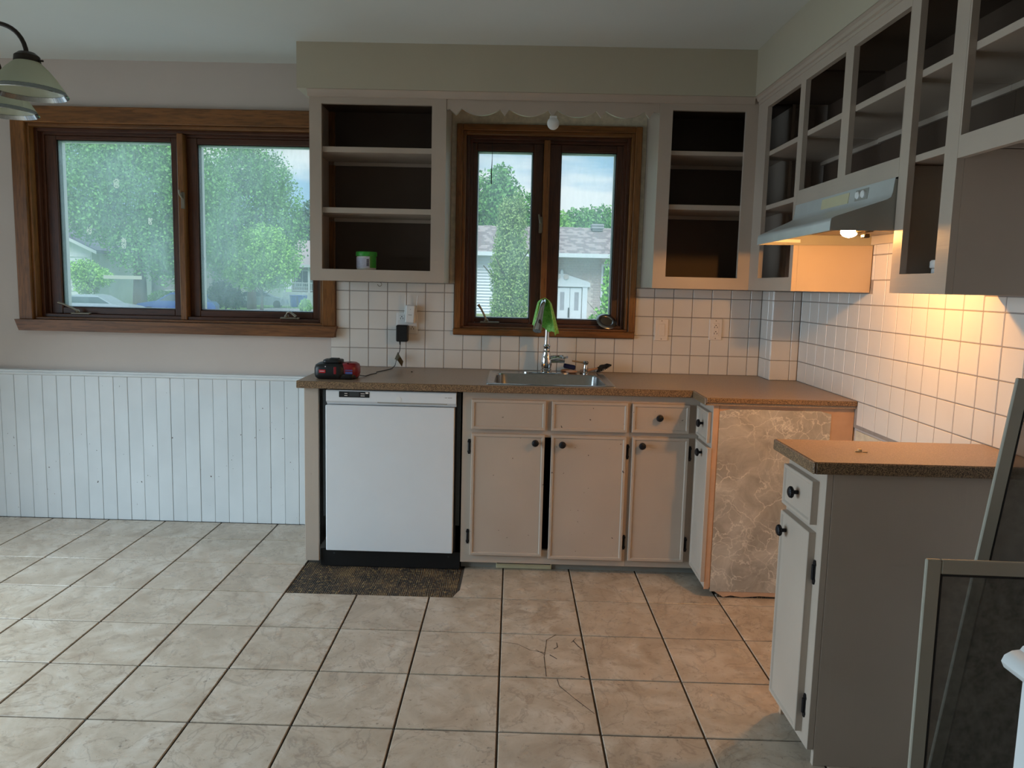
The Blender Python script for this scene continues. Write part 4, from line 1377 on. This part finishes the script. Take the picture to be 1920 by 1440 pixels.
S('adapter_cable', 'thin black cable trailing from the wall adapter to the battery charger', 'cable',
  MB().tube([(-0.616, -0.036, 1.045), (-0.617, -0.036, 1.02), (-0.626, -0.036, 0.99), (-0.635, -0.040, 0.965), (-0.640, -0.055, 0.935), (-0.650, -0.10, 0.9215), (-0.675, -0.17, 0.9205), (-0.705, -0.26, 0.9205), (-0.695, -0.31, 0.9205), (-0.715, -0.36, 0.9205), (-0.728, -0.43, 0.9205), (-0.748, -0.480, 0.930)], 0.0022, 6), M['black'], smooth=60)
S('cord_tag', 'crumpled brown paper tag hanging on the adapter cord', 'tag',
  MB().add([(-0.628, -0.034, 1.008), (-0.646, -0.036, 0.968), (-0.628, -0.050, 0.962), (-0.606, -0.030, 0.925), (-0.600, -0.022, 0.955), (-0.614, -0.045, 0.985),
            (-0.628, -0.0325, 1.007), (-0.646, -0.0345, 0.967), (-0.628, -0.0485, 0.961), (-0.606, -0.0285, 0.924), (-0.600, -0.0205, 0.954), (-0.614, -0.0435, 0.984)],
           [(0, 1, 2, 5), (5, 2, 3, 4), (6, 11, 8, 7), (11, 10, 9, 8), (0, 6, 7, 1), (1, 7, 8, 2), (2, 8, 9, 3), (3, 9, 10, 4), (4, 10, 11, 5), (5, 11, 6, 0)]),
  plain('brown_paper', srgb(78, 70, 48), 0.7, var=0.35, scale=90))

c = T('plastic_tub', 'white labelled tub with green lid on the lowest shelf', 'tub', (-0.770, -0.20, 1.449))
P(c, 'jar', MB().lathe([(0.045, 1.4495), (0.050, 1.455), (0.051, 1.515), (0.046, 1.522)], (-0.770, -0.20, 0), 32), M['appliance2'], smooth=40)
lab = MB()
vv = []
for k in range(25):
    a = -PI*0.95+PI*0.62*k/24
    for z in (1.460, 1.512):
        vv.append((-0.770+0.0516*math.cos(a), -0.20+0.0516*math.sin(a), z))
lab.add(vv, [(2*k, 2*k+2, 2*k+3, 2*k+1) for k in range(24)])
P(c, 'label', lab, M['jarlabel'])
lab = MB()
vv = []
for k in range(13):
    a = -PI*0.33+PI*0.30*k/12
    for z in (1.460, 1.520):
        vv.append((-0.770+0.0517*math.cos(a), -0.20+0.0517*math.sin(a), z))
lab.add(vv, [(2*k, 2*k+2, 2*k+3, 2*k+1) for k in range(12)])
P(c, 'green_label', lab, M['greenlid'])
bc = MB()
for k in range(7):
    a = -PI*0.40
    z = 1.470+k*0.0052
    bc.box(-0.770+0.0520*math.cos(a)-0.006, -0.770+0.0520*math.cos(a)+0.006, -0.20+0.0522*math.sin(a)-0.001, -0.20+0.0522*math.sin(a)+0.001, z, z+0.003)
P(c, 'barcode', bc, M['black'])
P(c, 'lid', MB().lathe([(0.0535, 1.520), (0.0545, 1.524), (0.0545, 1.538), (0.052, 1.543), (0, 1.543)], (-0.770, -0.20, 0), 36, ribs=36, ribamp=0.006), M['greenlid'], smooth=40)
c = T('white_jar', 'low white lidded jar in the narrow cabinet right of the hood', 'jar', (1.330, -1.86, 1.446))
P(c, 'jar', MB().lathe([(0.066, 1.4465), (0.070, 1.450), (0.070, 1.464), (0.066, 1.467)], (1.310, -1.842, 0), 32), M['appliance2'], smooth=40)
P(c, 'lid', MB().lathe([(0.073, 1.467), (0.075, 1.470), (0.075, 1.486), (0.072, 1.490), (0, 1.490)], (1.310, -1.842, 0), 32), M['appliance2'], smooth=40)

# ------------------------------------------------------------------ chandelier
LC = Vector((-1.722, -1.800, 0))
c = T('chandelier', 'bronze arm chandelier with ribbed bell glass shades at upper left', 'chandelier', (LC.x, LC.y, 1.95))
P(c, 'canopy', MB().lathe([(0.065, 2.539), (0.065, 2.53), (0.04, 2.515), (0.012, 2.505)], (LC.x, LC.y, 0), 24), M['bronze'], smooth=40)
P(c, 'stem', MB().lathe([(0.008, 2.51), (0.008, 2.20), (0.022, 2.17), (0.030, 2.13), (0.018, 2.09), (0.026, 2.05), (0.012, 2.00), (0.016, 1.985), (0, 1.97)], (LC.x, LC.y, 0), 20), M['bronze'], smooth=50)
for k in range(4):
    a = math.radians(90*k)
    dx, dy = math.cos(a), math.sin(a)
    R = 0.262

    def pp(r, z):
        return (LC.x+dx*r, LC.y+dy*r, z)
    bz = ((0.02, 2.075), (0.10, 2.140), (0.250, 2.155), (R, 2.035))
    ap = []
    for i in range(21):
        t_ = i/20
        w = ((1-t_)**3, 3*t_*(1-t_)**2, 3*t_*t_*(1-t_), t_**3)
        ap.append(pp(sum(w[j]*bz[j][0] for j in range(4)), sum(w[j]*bz[j][1] for j in range(4))))
    arm = P(c, 'arm', MB().tube(ap, 0.0065, 10), M['bronze'], smooth=60)
    q = pp(R, 0)
    P(arm, 'fitter', MB().lathe([(0.010, 2.042), (0.022, 2.040), (0.034, 2.030), (0.036, 2.014), (0.033, 2.012)], (q[0], q[1], 0), 24).tube([(q[0]+0.034*dx, q[1]+0.034*dy, 2.018), (q[0]+0.048*dx, q[1]+0.048*dy, 2.017)], 0.003, 8), M['bronze'], smooth=40)
    P(arm, 'shade', MB().lathe([(0.031, 2.016), (0.040, 2.008), (0.056, 1.992), (0.072, 1.972), (0.088, 1.948), (0.097, 1.934), (0.0945, 1.934), (0.085, 1.950), (0.069, 1.973), (0.053, 1.993), (0.038, 2.006), (0.029, 2.014)], (q[0], q[1], 0), 96, ribs=48, ribamp=0.012, close=True), M['shade'], smooth=40)
    P(arm, 'glass_rim', MB().lathe([(0.0965, 1.9345), (0.103, 1.926), (0.1055, 1.922), (0.103, 1.920), (0.0945, 1.9330)], (q[0], q[1], 0), 48, close=True), M['glassrim'], smooth=50)
    P(arm, 'bulb', MB().ell((q[0], q[1], 1.975), 0.022, 0.022, 0.028, 14, 10), M['appliance2'], smooth=60)

# ------------------------------------------------------------------ insect screens leaning at the right
def screen(label, x, y, h, w, z0, tilt, lean):
    c = T('window_screen', label, 'window screen', (x, y, z0), 'spare window screens')
    MX = Matrix.Translation((x, y, z0)) @ Matrix.Rotation(lean, 4, 'X') @ Matrix.Rotation(tilt, 4, 'Y')
    fw, t = 0.030, 0.009
    P(c, 'frame_stile', MB().cbox(0, fw, -t, 0, 0, h, 0.002).xf(MX), M['screenframe'])
    P(c, 'frame_stile', MB().cbox(w-fw, w, -t, 0, 0, h, 0.002).xf(MX), M['screenframe'])
    P(c, 'frame_rail', MB().cbox(fw+0.0005, w-fw-0.0005, -t, 0, h-fw, h, 0.002).xf(MX), M['screenframe'])
    P(c, 'frame_rail', MB().cbox(fw+0.0005, w-fw-0.0005, -t, 0, 0, fw, 0.002).xf(MX), M['screenframe'])
    P(c, 'spline', MB().box(fw, fw+0.004, -t+0.001, -0.001, fw, h-fw).box(w-fw-0.004, w-fw, -t+0.001, -0.001, fw, h-fw)
      .box(fw, w-fw, -t+0.001, -0.001, h-fw-0.004, h-fw).box(fw, w-fw, -t+0.001, -0.001, fw, fw+0.004).xf(MX), M['spline'])
    P(c, 'mesh', MB().box(fw, w-fw, -t/2-0.0004, -t/2+0.0004, fw, h-fw).xf(MX), M['mesh'])
    return c


screen('taller grey-framed insect screen standing behind the shorter one', 0.9790, -2.400, 1.172, 0.36, 0.046, math.radians(7.0), 0.0)
screen('shorter grey-framed insect screen in front, nearest the viewer', 0.830, -2.625, 0.862, 0.52, 0.001, math.radians(0.6), math.radians(-1.5))

# ------------------------------------------------------------------ outdoors
GZ = -1.05
M['grass'] = plain('mown_grass', srgb(120, 168, 70), 0.95, var=0.25, scale=0.5, bump=0.5, bscale=30)
M['asphalt'] = plain('pale_asphalt', srgb(170, 172, 172), 0.9, var=0.08, scale=1.5)
M['leafA'] = plain('maple_leaf', srgb(104, 158, 84), 0.7, var=0.3, scale=0.6)
M['leafB'] = plain('bright_leaf', srgb(134, 188, 88), 0.7, var=0.3, scale=0.9)
M['leafC'] = plain('cedar_leaf', srgb(138, 164, 104), 0.8, var=0.3, scale=1.5)
M['leafD'] = plain('pine_needle', srgb(74, 104, 84), 0.8, var=0.25, scale=0.8)
M['bark'] = plain('bark', srgb(88, 76, 68), 0.9, var=0.3, scale=5)
M['siding'] = plain('white_siding', srgb(205, 212, 216), 0.6, var=0.02)
M['shingle'] = plain('grey_shingle', srgb(160, 150, 150), 0.9, var=0.10, scale=6)
M['shingle3'] = plain('dark_shingle', srgb(136, 126, 128), 0.9, var=0.12, scale=6)
M['shingle2'] = plain('slate_shingle', srgb(104, 106, 122), 0.9, var=0.2, scale=2.0)
M['brickw'] = plain('pale_brick', srgb(190, 182, 176), 0.85, var=0.12, scale=6)
M['brickd'] = plain('grey_brick', srgb(168, 158, 154), 0.85, var=0.15, scale=9)
M['brickr'] = plain('tan_brick', srgb(150, 128, 118), 0.85, var=0.12, scale=6)
M['stonew'] = plain('grey_stone', srgb(150, 152, 158), 0.85, var=0.15, scale=3)
M['dglass'] = plain('dark_house_glass', srgb(60, 72, 84), 0.15)
M['carglass'] = plain('car_glass', srgb(70, 84, 92), 0.1)
M['carsilver'] = plain('silver_car_paint', srgb(176, 186, 200), 0.3, 0.4)
M['carblue'] = plain('blue_car_paint', srgb(50, 84, 150), 0.3, 0.2)
M['binblue'] = plain('blue_bin', srgb(20, 70, 190), 0.5)
M['fence'] = plain('mossy_block', srgb(140, 150, 110), 0.9, var=0.25, scale=3)

S('lawn', 'mown green lawns across the street', 'lawn', MB().box(-120, 90, 6, 200, GZ-0.3, GZ), M['grass'], kind='stuff')
S('street', 'pale asphalt street in front of the houses', 'street', MB().box(-110, 60, 30, 42, GZ-0.2, GZ+0.015), M['asphalt'], kind='structure')
S('driveway', 'pale driveway beside the front-yard tree', 'driveway', MB().prism([(-22.0, 41), (-14.5, 41), (-15.5, 57), (-20.6, 60)], 'z', GZ-0.1, GZ+0.025), M['asphalt'], kind='structure')


def leaves(blobs, n, size, flat=0.0, seed=1, droop=0.0):
    """leaf blades scattered through overlapping ellipsoids, denser towards their skins"""
    rd = random.Random(seed)
    wts = [b[3]*b[4]*b[5] for b in blobs]
    V, F = [], []
    for _ in range(n):
        b = rd.choices(blobs, wts)[0]
        a, u = rd.uniform(0, 2*PI), rd.uniform(-1, 1)
        r = rd.random()**0.28
        s = math.sqrt(1-u*u)
        lump = 1+0.10*math.sin(5*a+3*u)+0.08*math.sin(9*a-7*u)
        p = Vector((b[0]+b[3]*r*s*math.cos(a)*lump, b[1]+b[4]*r*s*math.sin(a)*lump, b[2]+b[5]*r*u*lump))
        d = Vector((rd.gauss(0, 1), rd.gauss(0, 1), rd.gauss(0, 1)*(1-flat)-droop)).normalized()
        e = d.cross(Vector((rd.gauss(0, 1), rd.gauss(0, 1), rd.gauss(0, 1)))).normalized()
        k = size*rd.uniform(0.6, 1.4)
        if p.z < GZ+k:
            continue
        i = len(V)
        V += [p-d*k*0.6, p+e*k*0.42, p+d*k*0.8, p-e*k*0.42]
        F.append((i, i+1, i+2, i+3))
    return MB().add(V, F)


def tree(name, label, x, y, top, blobs, n, size, leaf, trunk=0.25, th=None, seed=1, droop=0.0, cat='tree', group=None):
    c = T(name, label, cat, (x, y, GZ), group)
    th = th or (top-GZ)*0.55
    tr = MB().tube([(x, y, GZ+0.002), (x+0.05, y, GZ+th*0.4), (x-0.05, y+0.1, GZ+th)], [trunk, trunk*0.75, trunk*0.35], 10)
    rd = random.Random(seed)
    for k in range(5):
        a = 2*PI*k/5+0.4
        tr.tube([(x, y, GZ+th*(0.45+0.08*k)), (x+math.cos(a)*th*0.28, y+math.sin(a)*th*0.28, GZ+th*(0.75+0.08*k))], [trunk*0.4, trunk*0.15], 6)
    P(c, 'trunk', tr, M['bark'], smooth=60)
    P(c, 'foliage', leaves(blobs, n, size, seed=seed, droop=droop), M[leaf], kind='stuff')
    return c


tree('maple_tree', 'big leafy tree filling the left pane of the wide window', -25.5, 45.5, 12,
     [(-26, 45.5, 7.5, 5.4, 4.5, 4.2), (-29.0, 45, 7.4, 3.0, 3.0, 3.2), (-22.2, 45.5, 6.5, 3.2, 3.2, 4.0), (-24.0, 45, 3.6, 3.3, 3.2, 2.2), (-22.5, 45, 3.0, 2.4, 2.2, 2.4), (-27.6, 45, 5.0, 2.0, 2.4, 1.6), (-25, 46, 10.3, 4.2, 3.4, 2.6)], 52000, 0.15, 'leafA', 0.5, seed=3)
tree('maple_tree', 'big leafy tree seen in the right pane of the wide window behind the round tree', -21.6, 56.0, 12,
     [(-22.06, 56.0, 7.54, 4.32, 2.60, 4.78), (-19.56, 56.0, 5.27, 2.50, 2.60, 3.64), (-23.65, 56.0, 5.04, 2.73, 2.60, 3.87), (-22.29, 56.0, 10.27, 2.27, 2.60, 2.16), (-20.02, 56.0, 9.36, 1.59, 2.60, 2.16)], 34000, 0.155, 'leafA', 0.4, seed=4)
tree('round_tree', 'round bright green front-yard tree with a short forked trunk', -18.7, 50.0, 6,
     [(-18.73, 50.0, 2.83, 2.63, 2.29, 2.01), (-19.40, 50.0, 2.07, 2.20, 1.91, 1.53), (-17.78, 50.0, 2.16, 1.82, 1.82, 1.53), (-18.54, 50.0, 4.27, 1.62, 1.53, 1.24)], 20000, 0.13, 'leafB', 0.14, th=2.2, seed=5)
tree('small_tree', 'small bright green tree in front of the gabled white house', -24.9, 39.0, 2.5,
     [(-25.4, 39, 1.55, 0.95, 0.9, 0.75), (-24.5, 39, 1.3, 0.75, 0.7, 0.55), (-25.3, 39, 0.7, 0.7, 0.7, 0.45)], 4200, 0.11, 'leafB', 0.07, th=1.6, seed=6)
tree('cedar_tree', 'tall narrow drooping cedar outside the sink window', -0.12, 21.0, 5,
     [(-0.10, 21, 1.0, 0.66, 0.66, 2.2), (-0.12, 21, 2.8, 0.56, 0.56, 1.3), (-0.28, 21, 3.6, 0.34, 0.34, 0.75), (0.08, 21, 3.75, 0.32, 0.32, 0.80), (-0.2, 20.8, 2.0, 0.62, 0.5, 1.0), (0.22, 20.8, 1.5, 0.45, 0.4, 1.0), (-0.35, 20.7, 0.6, 0.4, 0.4, 0.9)], 24000, 0.062, 'leafC', 0.12, th=3.4, seed=7, droop=0.9)
tree('poplar_tree', 'leafy tree rising behind the far house in the left sink pane', -2.0, 67.0, 13,
     [(-2.6, 67, 8.2, 2.6, 2.4, 3.8), (-0.9, 67, 8.0, 2.1, 2.2, 3.6), (1.2, 67, 7.6, 1.4, 1.6, 2.6), (-1.4, 67, 11.2, 1.3, 1.3, 1.7), (-4.4, 67, 7.6, 2.0, 2.0, 3.4)], 13000, 0.26, 'leafA', 0.4, seed=8)
for k, (x, y, z, r, lab) in enumerate(((4.6, 80, 8.0, 1.9, 'leftmost of the distant treetops above the far roof'), (7.4, 85, 8.9, 1.9, 'second of the distant treetops above the far roof'),
                                       (9.4, 80, 8.8, 1.8, 'tallest of the distant treetops above the far roof'), (12.6, 86, 8.8, 1.9, 'rightmost of the distant treetops above the far roof'))):
    tree('distant_tree', lab, x, y, z+r, [(x, y, z-0.4, r*1.15, r, r*0.9), (x-0.6, y, z+0.7, r*0.5, r*0.5, r*0.6), (x+0.7, y, z+0.9, r*0.45, r*0.5, r*0.65), (x, y, z-3.4, r*1.2, r, 2.6)], 4200, 0.26, 'leafB' if k in (0, 3) else 'leafA', 0.3, seed=20+k, group='treetops beyond the far roof')
tree('pine_tree', 'blue-green pine behind the porch house', -24.4, 80.0, 9,
     [(-24.4, 80, 5.2, 2.2, 2.0, 2.1), (-24.2, 80, 7.5, 1.4, 1.4, 2.1), (-22.7, 80, 4.6, 1.6, 1.6, 2.5), (-23.8, 80, 9.4, 0.6, 0.6, 1.2)], 8000, 0.24, 'leafD', 0.3, seed=9, droop=0.3)
tree('shrub', 'slender leafy shrub at the right edge of the sink window', 2.85, 18.0, 2.4,
     [(2.95, 18, 0.9, 0.30, 0.3, 1.2), (2.85, 18, 1.9, 0.16, 0.16, 0.45), (2.65, 18, 0.2, 0.35, 0.3, 0.55), (2.30, 18, 0.1, 0.2, 0.2, 0.35)], 1500, 0.09, 'leafB', 0.03, th=2.2, seed=10, cat='shrub')
tree('bush', 'dark bush beside the blue bin', -21.8, 51.0, 1.2, [(-22.0, 51, 0.2, 1.1, 0.9, 1.0), (-21.2, 51, -0.1, 0.8, 0.8, 0.8)], 3600, 0.13, 'leafD', 0.08, th=1.0, seed=11, cat='bush')
tree('bush', 'low clipped bush near the corner of the driveway', -15.0, 48.5, 0.2, [(-15.0, 48.5, -0.55, 0.42, 0.42, 0.62)], 1500, 0.09, 'leafB', 0.05, th=0.5, seed=12, cat='bush')
tree('bush', 'low bushes in front of the stone house wall behind the cars', -26.9, 52.6, 0.4, [(-27.4, 52.6, -0.4, 1.2, 0.6, 0.8), (-25.9, 52.6, -0.45, 1.0, 0.6, 0.7)], 2600, 0.12, 'leafB', 0.06, th=0.7, seed=13, cat='bush')
tree('hedge', 'clipped green hedge below the cedar at the far garden edge', -1.0, 27.0, -0.2, [(-2.1, 27, -0.75, 1.0, 0.4, 0.62), (-0.8, 27, -0.75, 1.0, 0.4, 0.62), (0.5, 27, -0.75, 1.0, 0.4, 0.62)], 3600, 0.10, 'leafC', 0.05, th=0.5, seed=14, cat='hedge')


def winpart(h, x0, x1, y, z0, z1, mull=1):
    f = P(h, 'window', MB().box(x0-0.08, x1+0.08, y-0.06, y, z0-0.08, z1+0.08), M['siding'])
    w = (x1-x0)/mull
    for k in range(mull):
        P(f, 'pane', MB().box(x0+k*w+0.04, x0+(k+1)*w-0.04, y-0.075, y-0.061, z0+0.04, z1-0.04), M['dglass'])
    return f


# house across the street, seen through the sink window
h = T('house', 'long grey-roofed house with white pedimented door seen through the sink window', 'house', (2, 45, GZ))
P(h, 'brick_wall', MB().box(-0.2, 14, 41, 50, GZ, 3.35), M['brickw'])
bk = MB()
for r in range(28):
    z = -0.9+r*0.15
    for q in range(18):
        x = 1.3+(q+0.5*(r % 2))*0.24
        if (1.3 < x < 4.7 and z < 1.75) or x > 5.3:
            continue
        bk.box(x+0.008, x+0.232, 40.985, 41.0, z+0.008, z+0.142)
P(h, 'bricks', bk, M['brickd'], kind='stuff')
P(h, 'siding_wall', MB().box(-9, -0.2, 40.6, 50, GZ, 3.35), M['siding'])
for r in range(24):
    P(h, 'siding_board', MB().prism([(40.6, GZ+0.1+r*0.18), (40.52, GZ+0.1+r*0.18), (40.6, GZ+0.28+r*0.18)], 'x', -9, -0.25), M['siding'])
P(h, 'roof', MB().prism([(39.9, 3.30), (45.2, 5.30), (50.5, 3.30), (50.5, 3.20), (45.2, 5.18), (39.9, 3.18)], 'x', -9.6, 14.6), M['shingle'])
sh = MB()
rd = random.Random(5)
for r in range(16):
    for q in range(50):
        x = -3.2+q*0.26+0.13*(r % 2)
        if rd.random() < 0.55:
            y = 40.0+r*0.33
            z = 3.30+(y-39.9)*2.0/5.3
            sh.add([(x, y, z+0.012), (x+0.25, y, z+0.012), (x+0.25, y+0.32, z+0.33*0.377+0.004), (x, y+0.32, z+0.33*0.377+0.004)], [(0, 1, 2, 3)])
P(h, 'shingles', sh, M['shingle3'], kind='stuff')
P(h, 'fascia', MB().box(-9.6, 14.6, 39.78, 39.9, 3.12, 3.36), M['siding'])
P(h, 'roof_vent', MB().box(5.10, 5.75, 44.3, 45.0, 5.05, 5.20).box(5.02, 5.83, 44.2, 45.1, 5.20, 5.32).box(5.02, 5.83, 44.2, 45.1, 5.37, 5.47).box(5.08, 5.77, 44.3, 45.0, 5.2, 5.5), M['stonew'])
dr = P(h, 'door_surround', MB().box(1.35, 1.65, 40.85, 41.0, GZ, 1.45).box(4.25, 4.55, 40.85, 41.0, GZ, 1.45).box(1.2, 4.7, 40.8, 41.0, 1.38, 1.62)
       .prism([(1.2, 1.62), (4.7, 1.62), (4.6, 1.70), (3.15, 2.15), (2.75, 2.15), (1.3, 1.70)], 'y', 40.85, 41.0).ell((2.95, 40.9, 2.22), 0.10, 0.08, 0.22, 10, 8), M['siding'])
P(dr, 'scroll', MB().lathe([(0.16, 0), (0.16, 0.08), (0.06, 0.08), (0, 0.04)], (2.70, 40.78, 1.98), 16, 'y').lathe([(0.16, 0), (0.16, 0.08), (0.06, 0.08), (0, 0.04)], (3.22, 40.78, 1.98), 16, 'y'), M['brickw'])
for x0 in (1.70, 2.62, 3.50):
    lf = P(h, 'door_leaf', MB().cbox(x0, x0+(0.86 if x0 != 3.5 else 0.70), 40.90, 40.97, GZ, 1.32, 0.02), M['siding'])
    P(lf, 'door_glass', MB().box(x0+0.27, x0+0.27+0.26, 40.885, 40.899, -0.05, 1.05), M['stonew'])
P(h, 'door_handle', MB().box(3.40, 3.46, 40.82, 40.90, -0.5, 0.1), M['iron'])
winpart(h, 5.45, 7.2, 41.0, 0.3, 2.7, 2)
S('block_edging', 'low mossy block edging below the far siding wall', 'edging', MB().cbox(-6, 0.6, 28.8, 29.2, GZ, 0.08, 0.03), M['fence'])

# gabled white house, left pane of the wide window
h = T('house', 'white gabled house at the left edge of the wide window', 'house', (-36, 55, GZ))
P(h, 'wall', MB().prism([(-41, GZ), (-31.9, GZ), (-31.9, 3.2), (-36.4, 5.3), (-41, 3.2)], 'y', 51, 60), M['siding'])
for r in range(12):
    P(h, 'siding_board', MB().prism([(51.0, GZ+0.3+r*0.32), (50.94, GZ+0.3+r*0.32), (51.0, GZ+0.62+r*0.32)], 'x', -40.8, -32.0), M['siding'])
P(h, 'roof', MB().prism([(-41.6, 3.05), (-36.4, 5.45), (-31.2, 3.05), (-31.2, 3.30), (-36.4, 5.95), (-41.6, 3.30)], 'y', 50.4, 60.6), M['shingle2'])
P(h, 'fascia', MB().prism([(-36.4, 5.42), (-31.15, 2.98), (-31.15, 3.20), (-36.4, 5.66)], 'y', 50.3, 50.4), M['siding'])
# grey stone bungalow behind the cars
h = T('house', 'grey stone bungalow half hidden behind the big tree and parked cars', 'house', (-26, 56, GZ))
P(h, 'wall', MB().box(-34.0, -27.2, 61.6, 68, GZ, 3.2), M['stonew'])
P(h, 'roof', MB().prism([(61.0, 3.1), (64.5, 5.1), (68.6, 3.1)], 'x', -34.4, -26.8), M['shingle2'])
winpart(h, -31.4, -29.4, 61.6, -0.5, 0.2, 3)
winpart(h, -30.8, -28.2, 61.6, 1.3, 2.6, 3)
# porch house, right pane
h = T('house', 'tan brick house with a white railed porch at the right of the wide window', 'house', (-18, 68, GZ))
P(h, 'wall', MB().box(-21.3, -10, 66, 74, GZ, 2.85), M['brickr'])
P(h, 'roof', MB().prism([(63.8, 2.75), (70, 5.4), (76, 2.75)], 'x', -21.8, -9.5), M['shingle'])
P(h, 'fascia', MB().box(-21.8, -9.5, 63.7, 63.82, 2.6, 2.85), M['siding'])
P(h, 'porch_deck', MB().box(-21.6, -10, 64, 66, GZ, 0.30), M['siding'])
for x in (-21.4, -19.1, -16.8):
    P(h, 'porch_post', MB().box(x-0.09, x+0.09, 64.05, 64.23, 0.3, 2.7), M['siding'])
rl = MB().box(-21.4, -10, 64.1, 64.18, 1.12, 1.20).box(-21.4, -10, 64.1, 64.18, 0.42, 0.48)
for k in range(60):
    rl.box(-21.3+k*0.16, -21.26+k*0.16, 64.12, 64.16, 0.45, 1.15)
P(h, 'railing', rl, M['siding'])
winpart(h, -20.9, -19.6, 66.0, 0.8, 2.3, 2)
# garage seen left of the round tree
h = T('garage', 'low white garage glimpsed under the trees behind the blue bin', 'garage', (-28, 70, GZ))
P(h, 'wall', MB().box(-30.6, -25.0, 70, 75, GZ, 1.6), M['siding'])
P(h, 'roof', MB().prism([(69.5, 1.5), (72.5, 2.8), (75.5, 1.5)], 'x', -30.9, -24.7), M['shingle2'])
winpart(h, -28.4, -27.7, 70.0, 0.0, 1.0)


def car(label, x, y, z, rot, paint, length=4.4, h=1.45):
    c = T('parked_car', label, 'car', (x, y, z), 'parked cars')
    MX = Matrix.Translation((x, y, z)) @ Matrix.Rotation(rot, 4, 'Z') @ Matrix.Diagonal((length/4.4, 1, h/1.45, 1))
    low = [(-2.2, 0.30), (-2.2, 0.72), (-2.05, 0.90), (-1.5, 0.96), (1.0, 0.95), (1.9, 0.80), (2.18, 0.62), (2.2, 0.32), (1.7, 0.22), (-1.8, 0.22)]
    P(c, 'body', MB().prism(low, 'y', -0.85, 0.85).xf(MX), M[paint])
    cab = [(-1.70, 0.94), (-1.38, 1.30), (0.32, 1.30), (0.92, 0.94)]
    P(c, 'windows', MB().prism(cab, 'y', -0.69, 0.69).xf(MX), M['carglass'])
    P(c, 'roof', MB().prism([(-1.35, 1.29), (-0.9, 1.42), (-0.2, 1.45), (0.25, 1.38), (0.35, 1.29)], 'y', -0.67, 0.67).prism([(-1.75, 0.95), (-1.45, 1.26), (-1.35, 1.26), (-1.62, 0.95)], 'y', -0.72, 0.72).prism([(0.98, 0.95), (0.35, 1.31), (0.25, 1.31), (0.86, 0.95)], 'y', -0.70, 0.70).xf(MX), M[paint])
    for wx in (-1.35, 1.35):
        for wy in (-0.86, 0.66):
            w = P(c, 'wheel', MB().lathe([(0.30, 0), (0.33, 0.04), (0.33, 0.16), (0.30, 0.20)], (wx, wy, 0.33), 20, 'y').xf(MX), M['black'])
    return c


car('silver car parked at the left end behind the wide window', -23.0, 36.3, GZ, 0.0, 'carsilver', 4.6, 1.42)
car('blue car parked right of the silver one', -20.4, 40.0, GZ, PI+0.25, 'carblue', 4.6, 1.60)
car('pale car parked behind the round front-yard tree', -22.0, 59.6, GZ, 0.2, 'carsilver', 4.4, 1.5)


def bin_(label, x, y):
    c = T('recycling_bin', label, 'bin', (x, y, GZ), 'blue wheeled bins')
    P(c, 'body', MB().add([(x-0.25, y-0.3, GZ), (x+0.25, y-0.3, GZ), (x+0.25, y+0.3, GZ), (x-0.25, y+0.3, GZ), (x-0.32, y-0.36, GZ+1.0), (x+0.32, y-0.36, GZ+1.0), (x+0.32, y+0.36, GZ+1.0), (x-0.32, y+0.36, GZ+1.0)],
                          [(0, 3, 2, 1), (4, 5, 6, 7), (0, 1, 5, 4), (1, 2, 6, 5), (2, 3, 7, 6), (3, 0, 4, 7)]), M['binblue'])
    P(c, 'lid', MB().cbox(x-0.34, x+0.34, y-0.40, y+0.38, GZ+1.0, GZ+1.09, 0.03), M['binblue'])


bin_('blue wheeled bin standing left of the round tree', -26.0, 58.5)
bin_('left blue bin of the pair before the porch', -20.0, 62.5)
bin_('right blue bin of the pair before the porch', -19.25, 62.5)
bpy.context.view_layer.update()
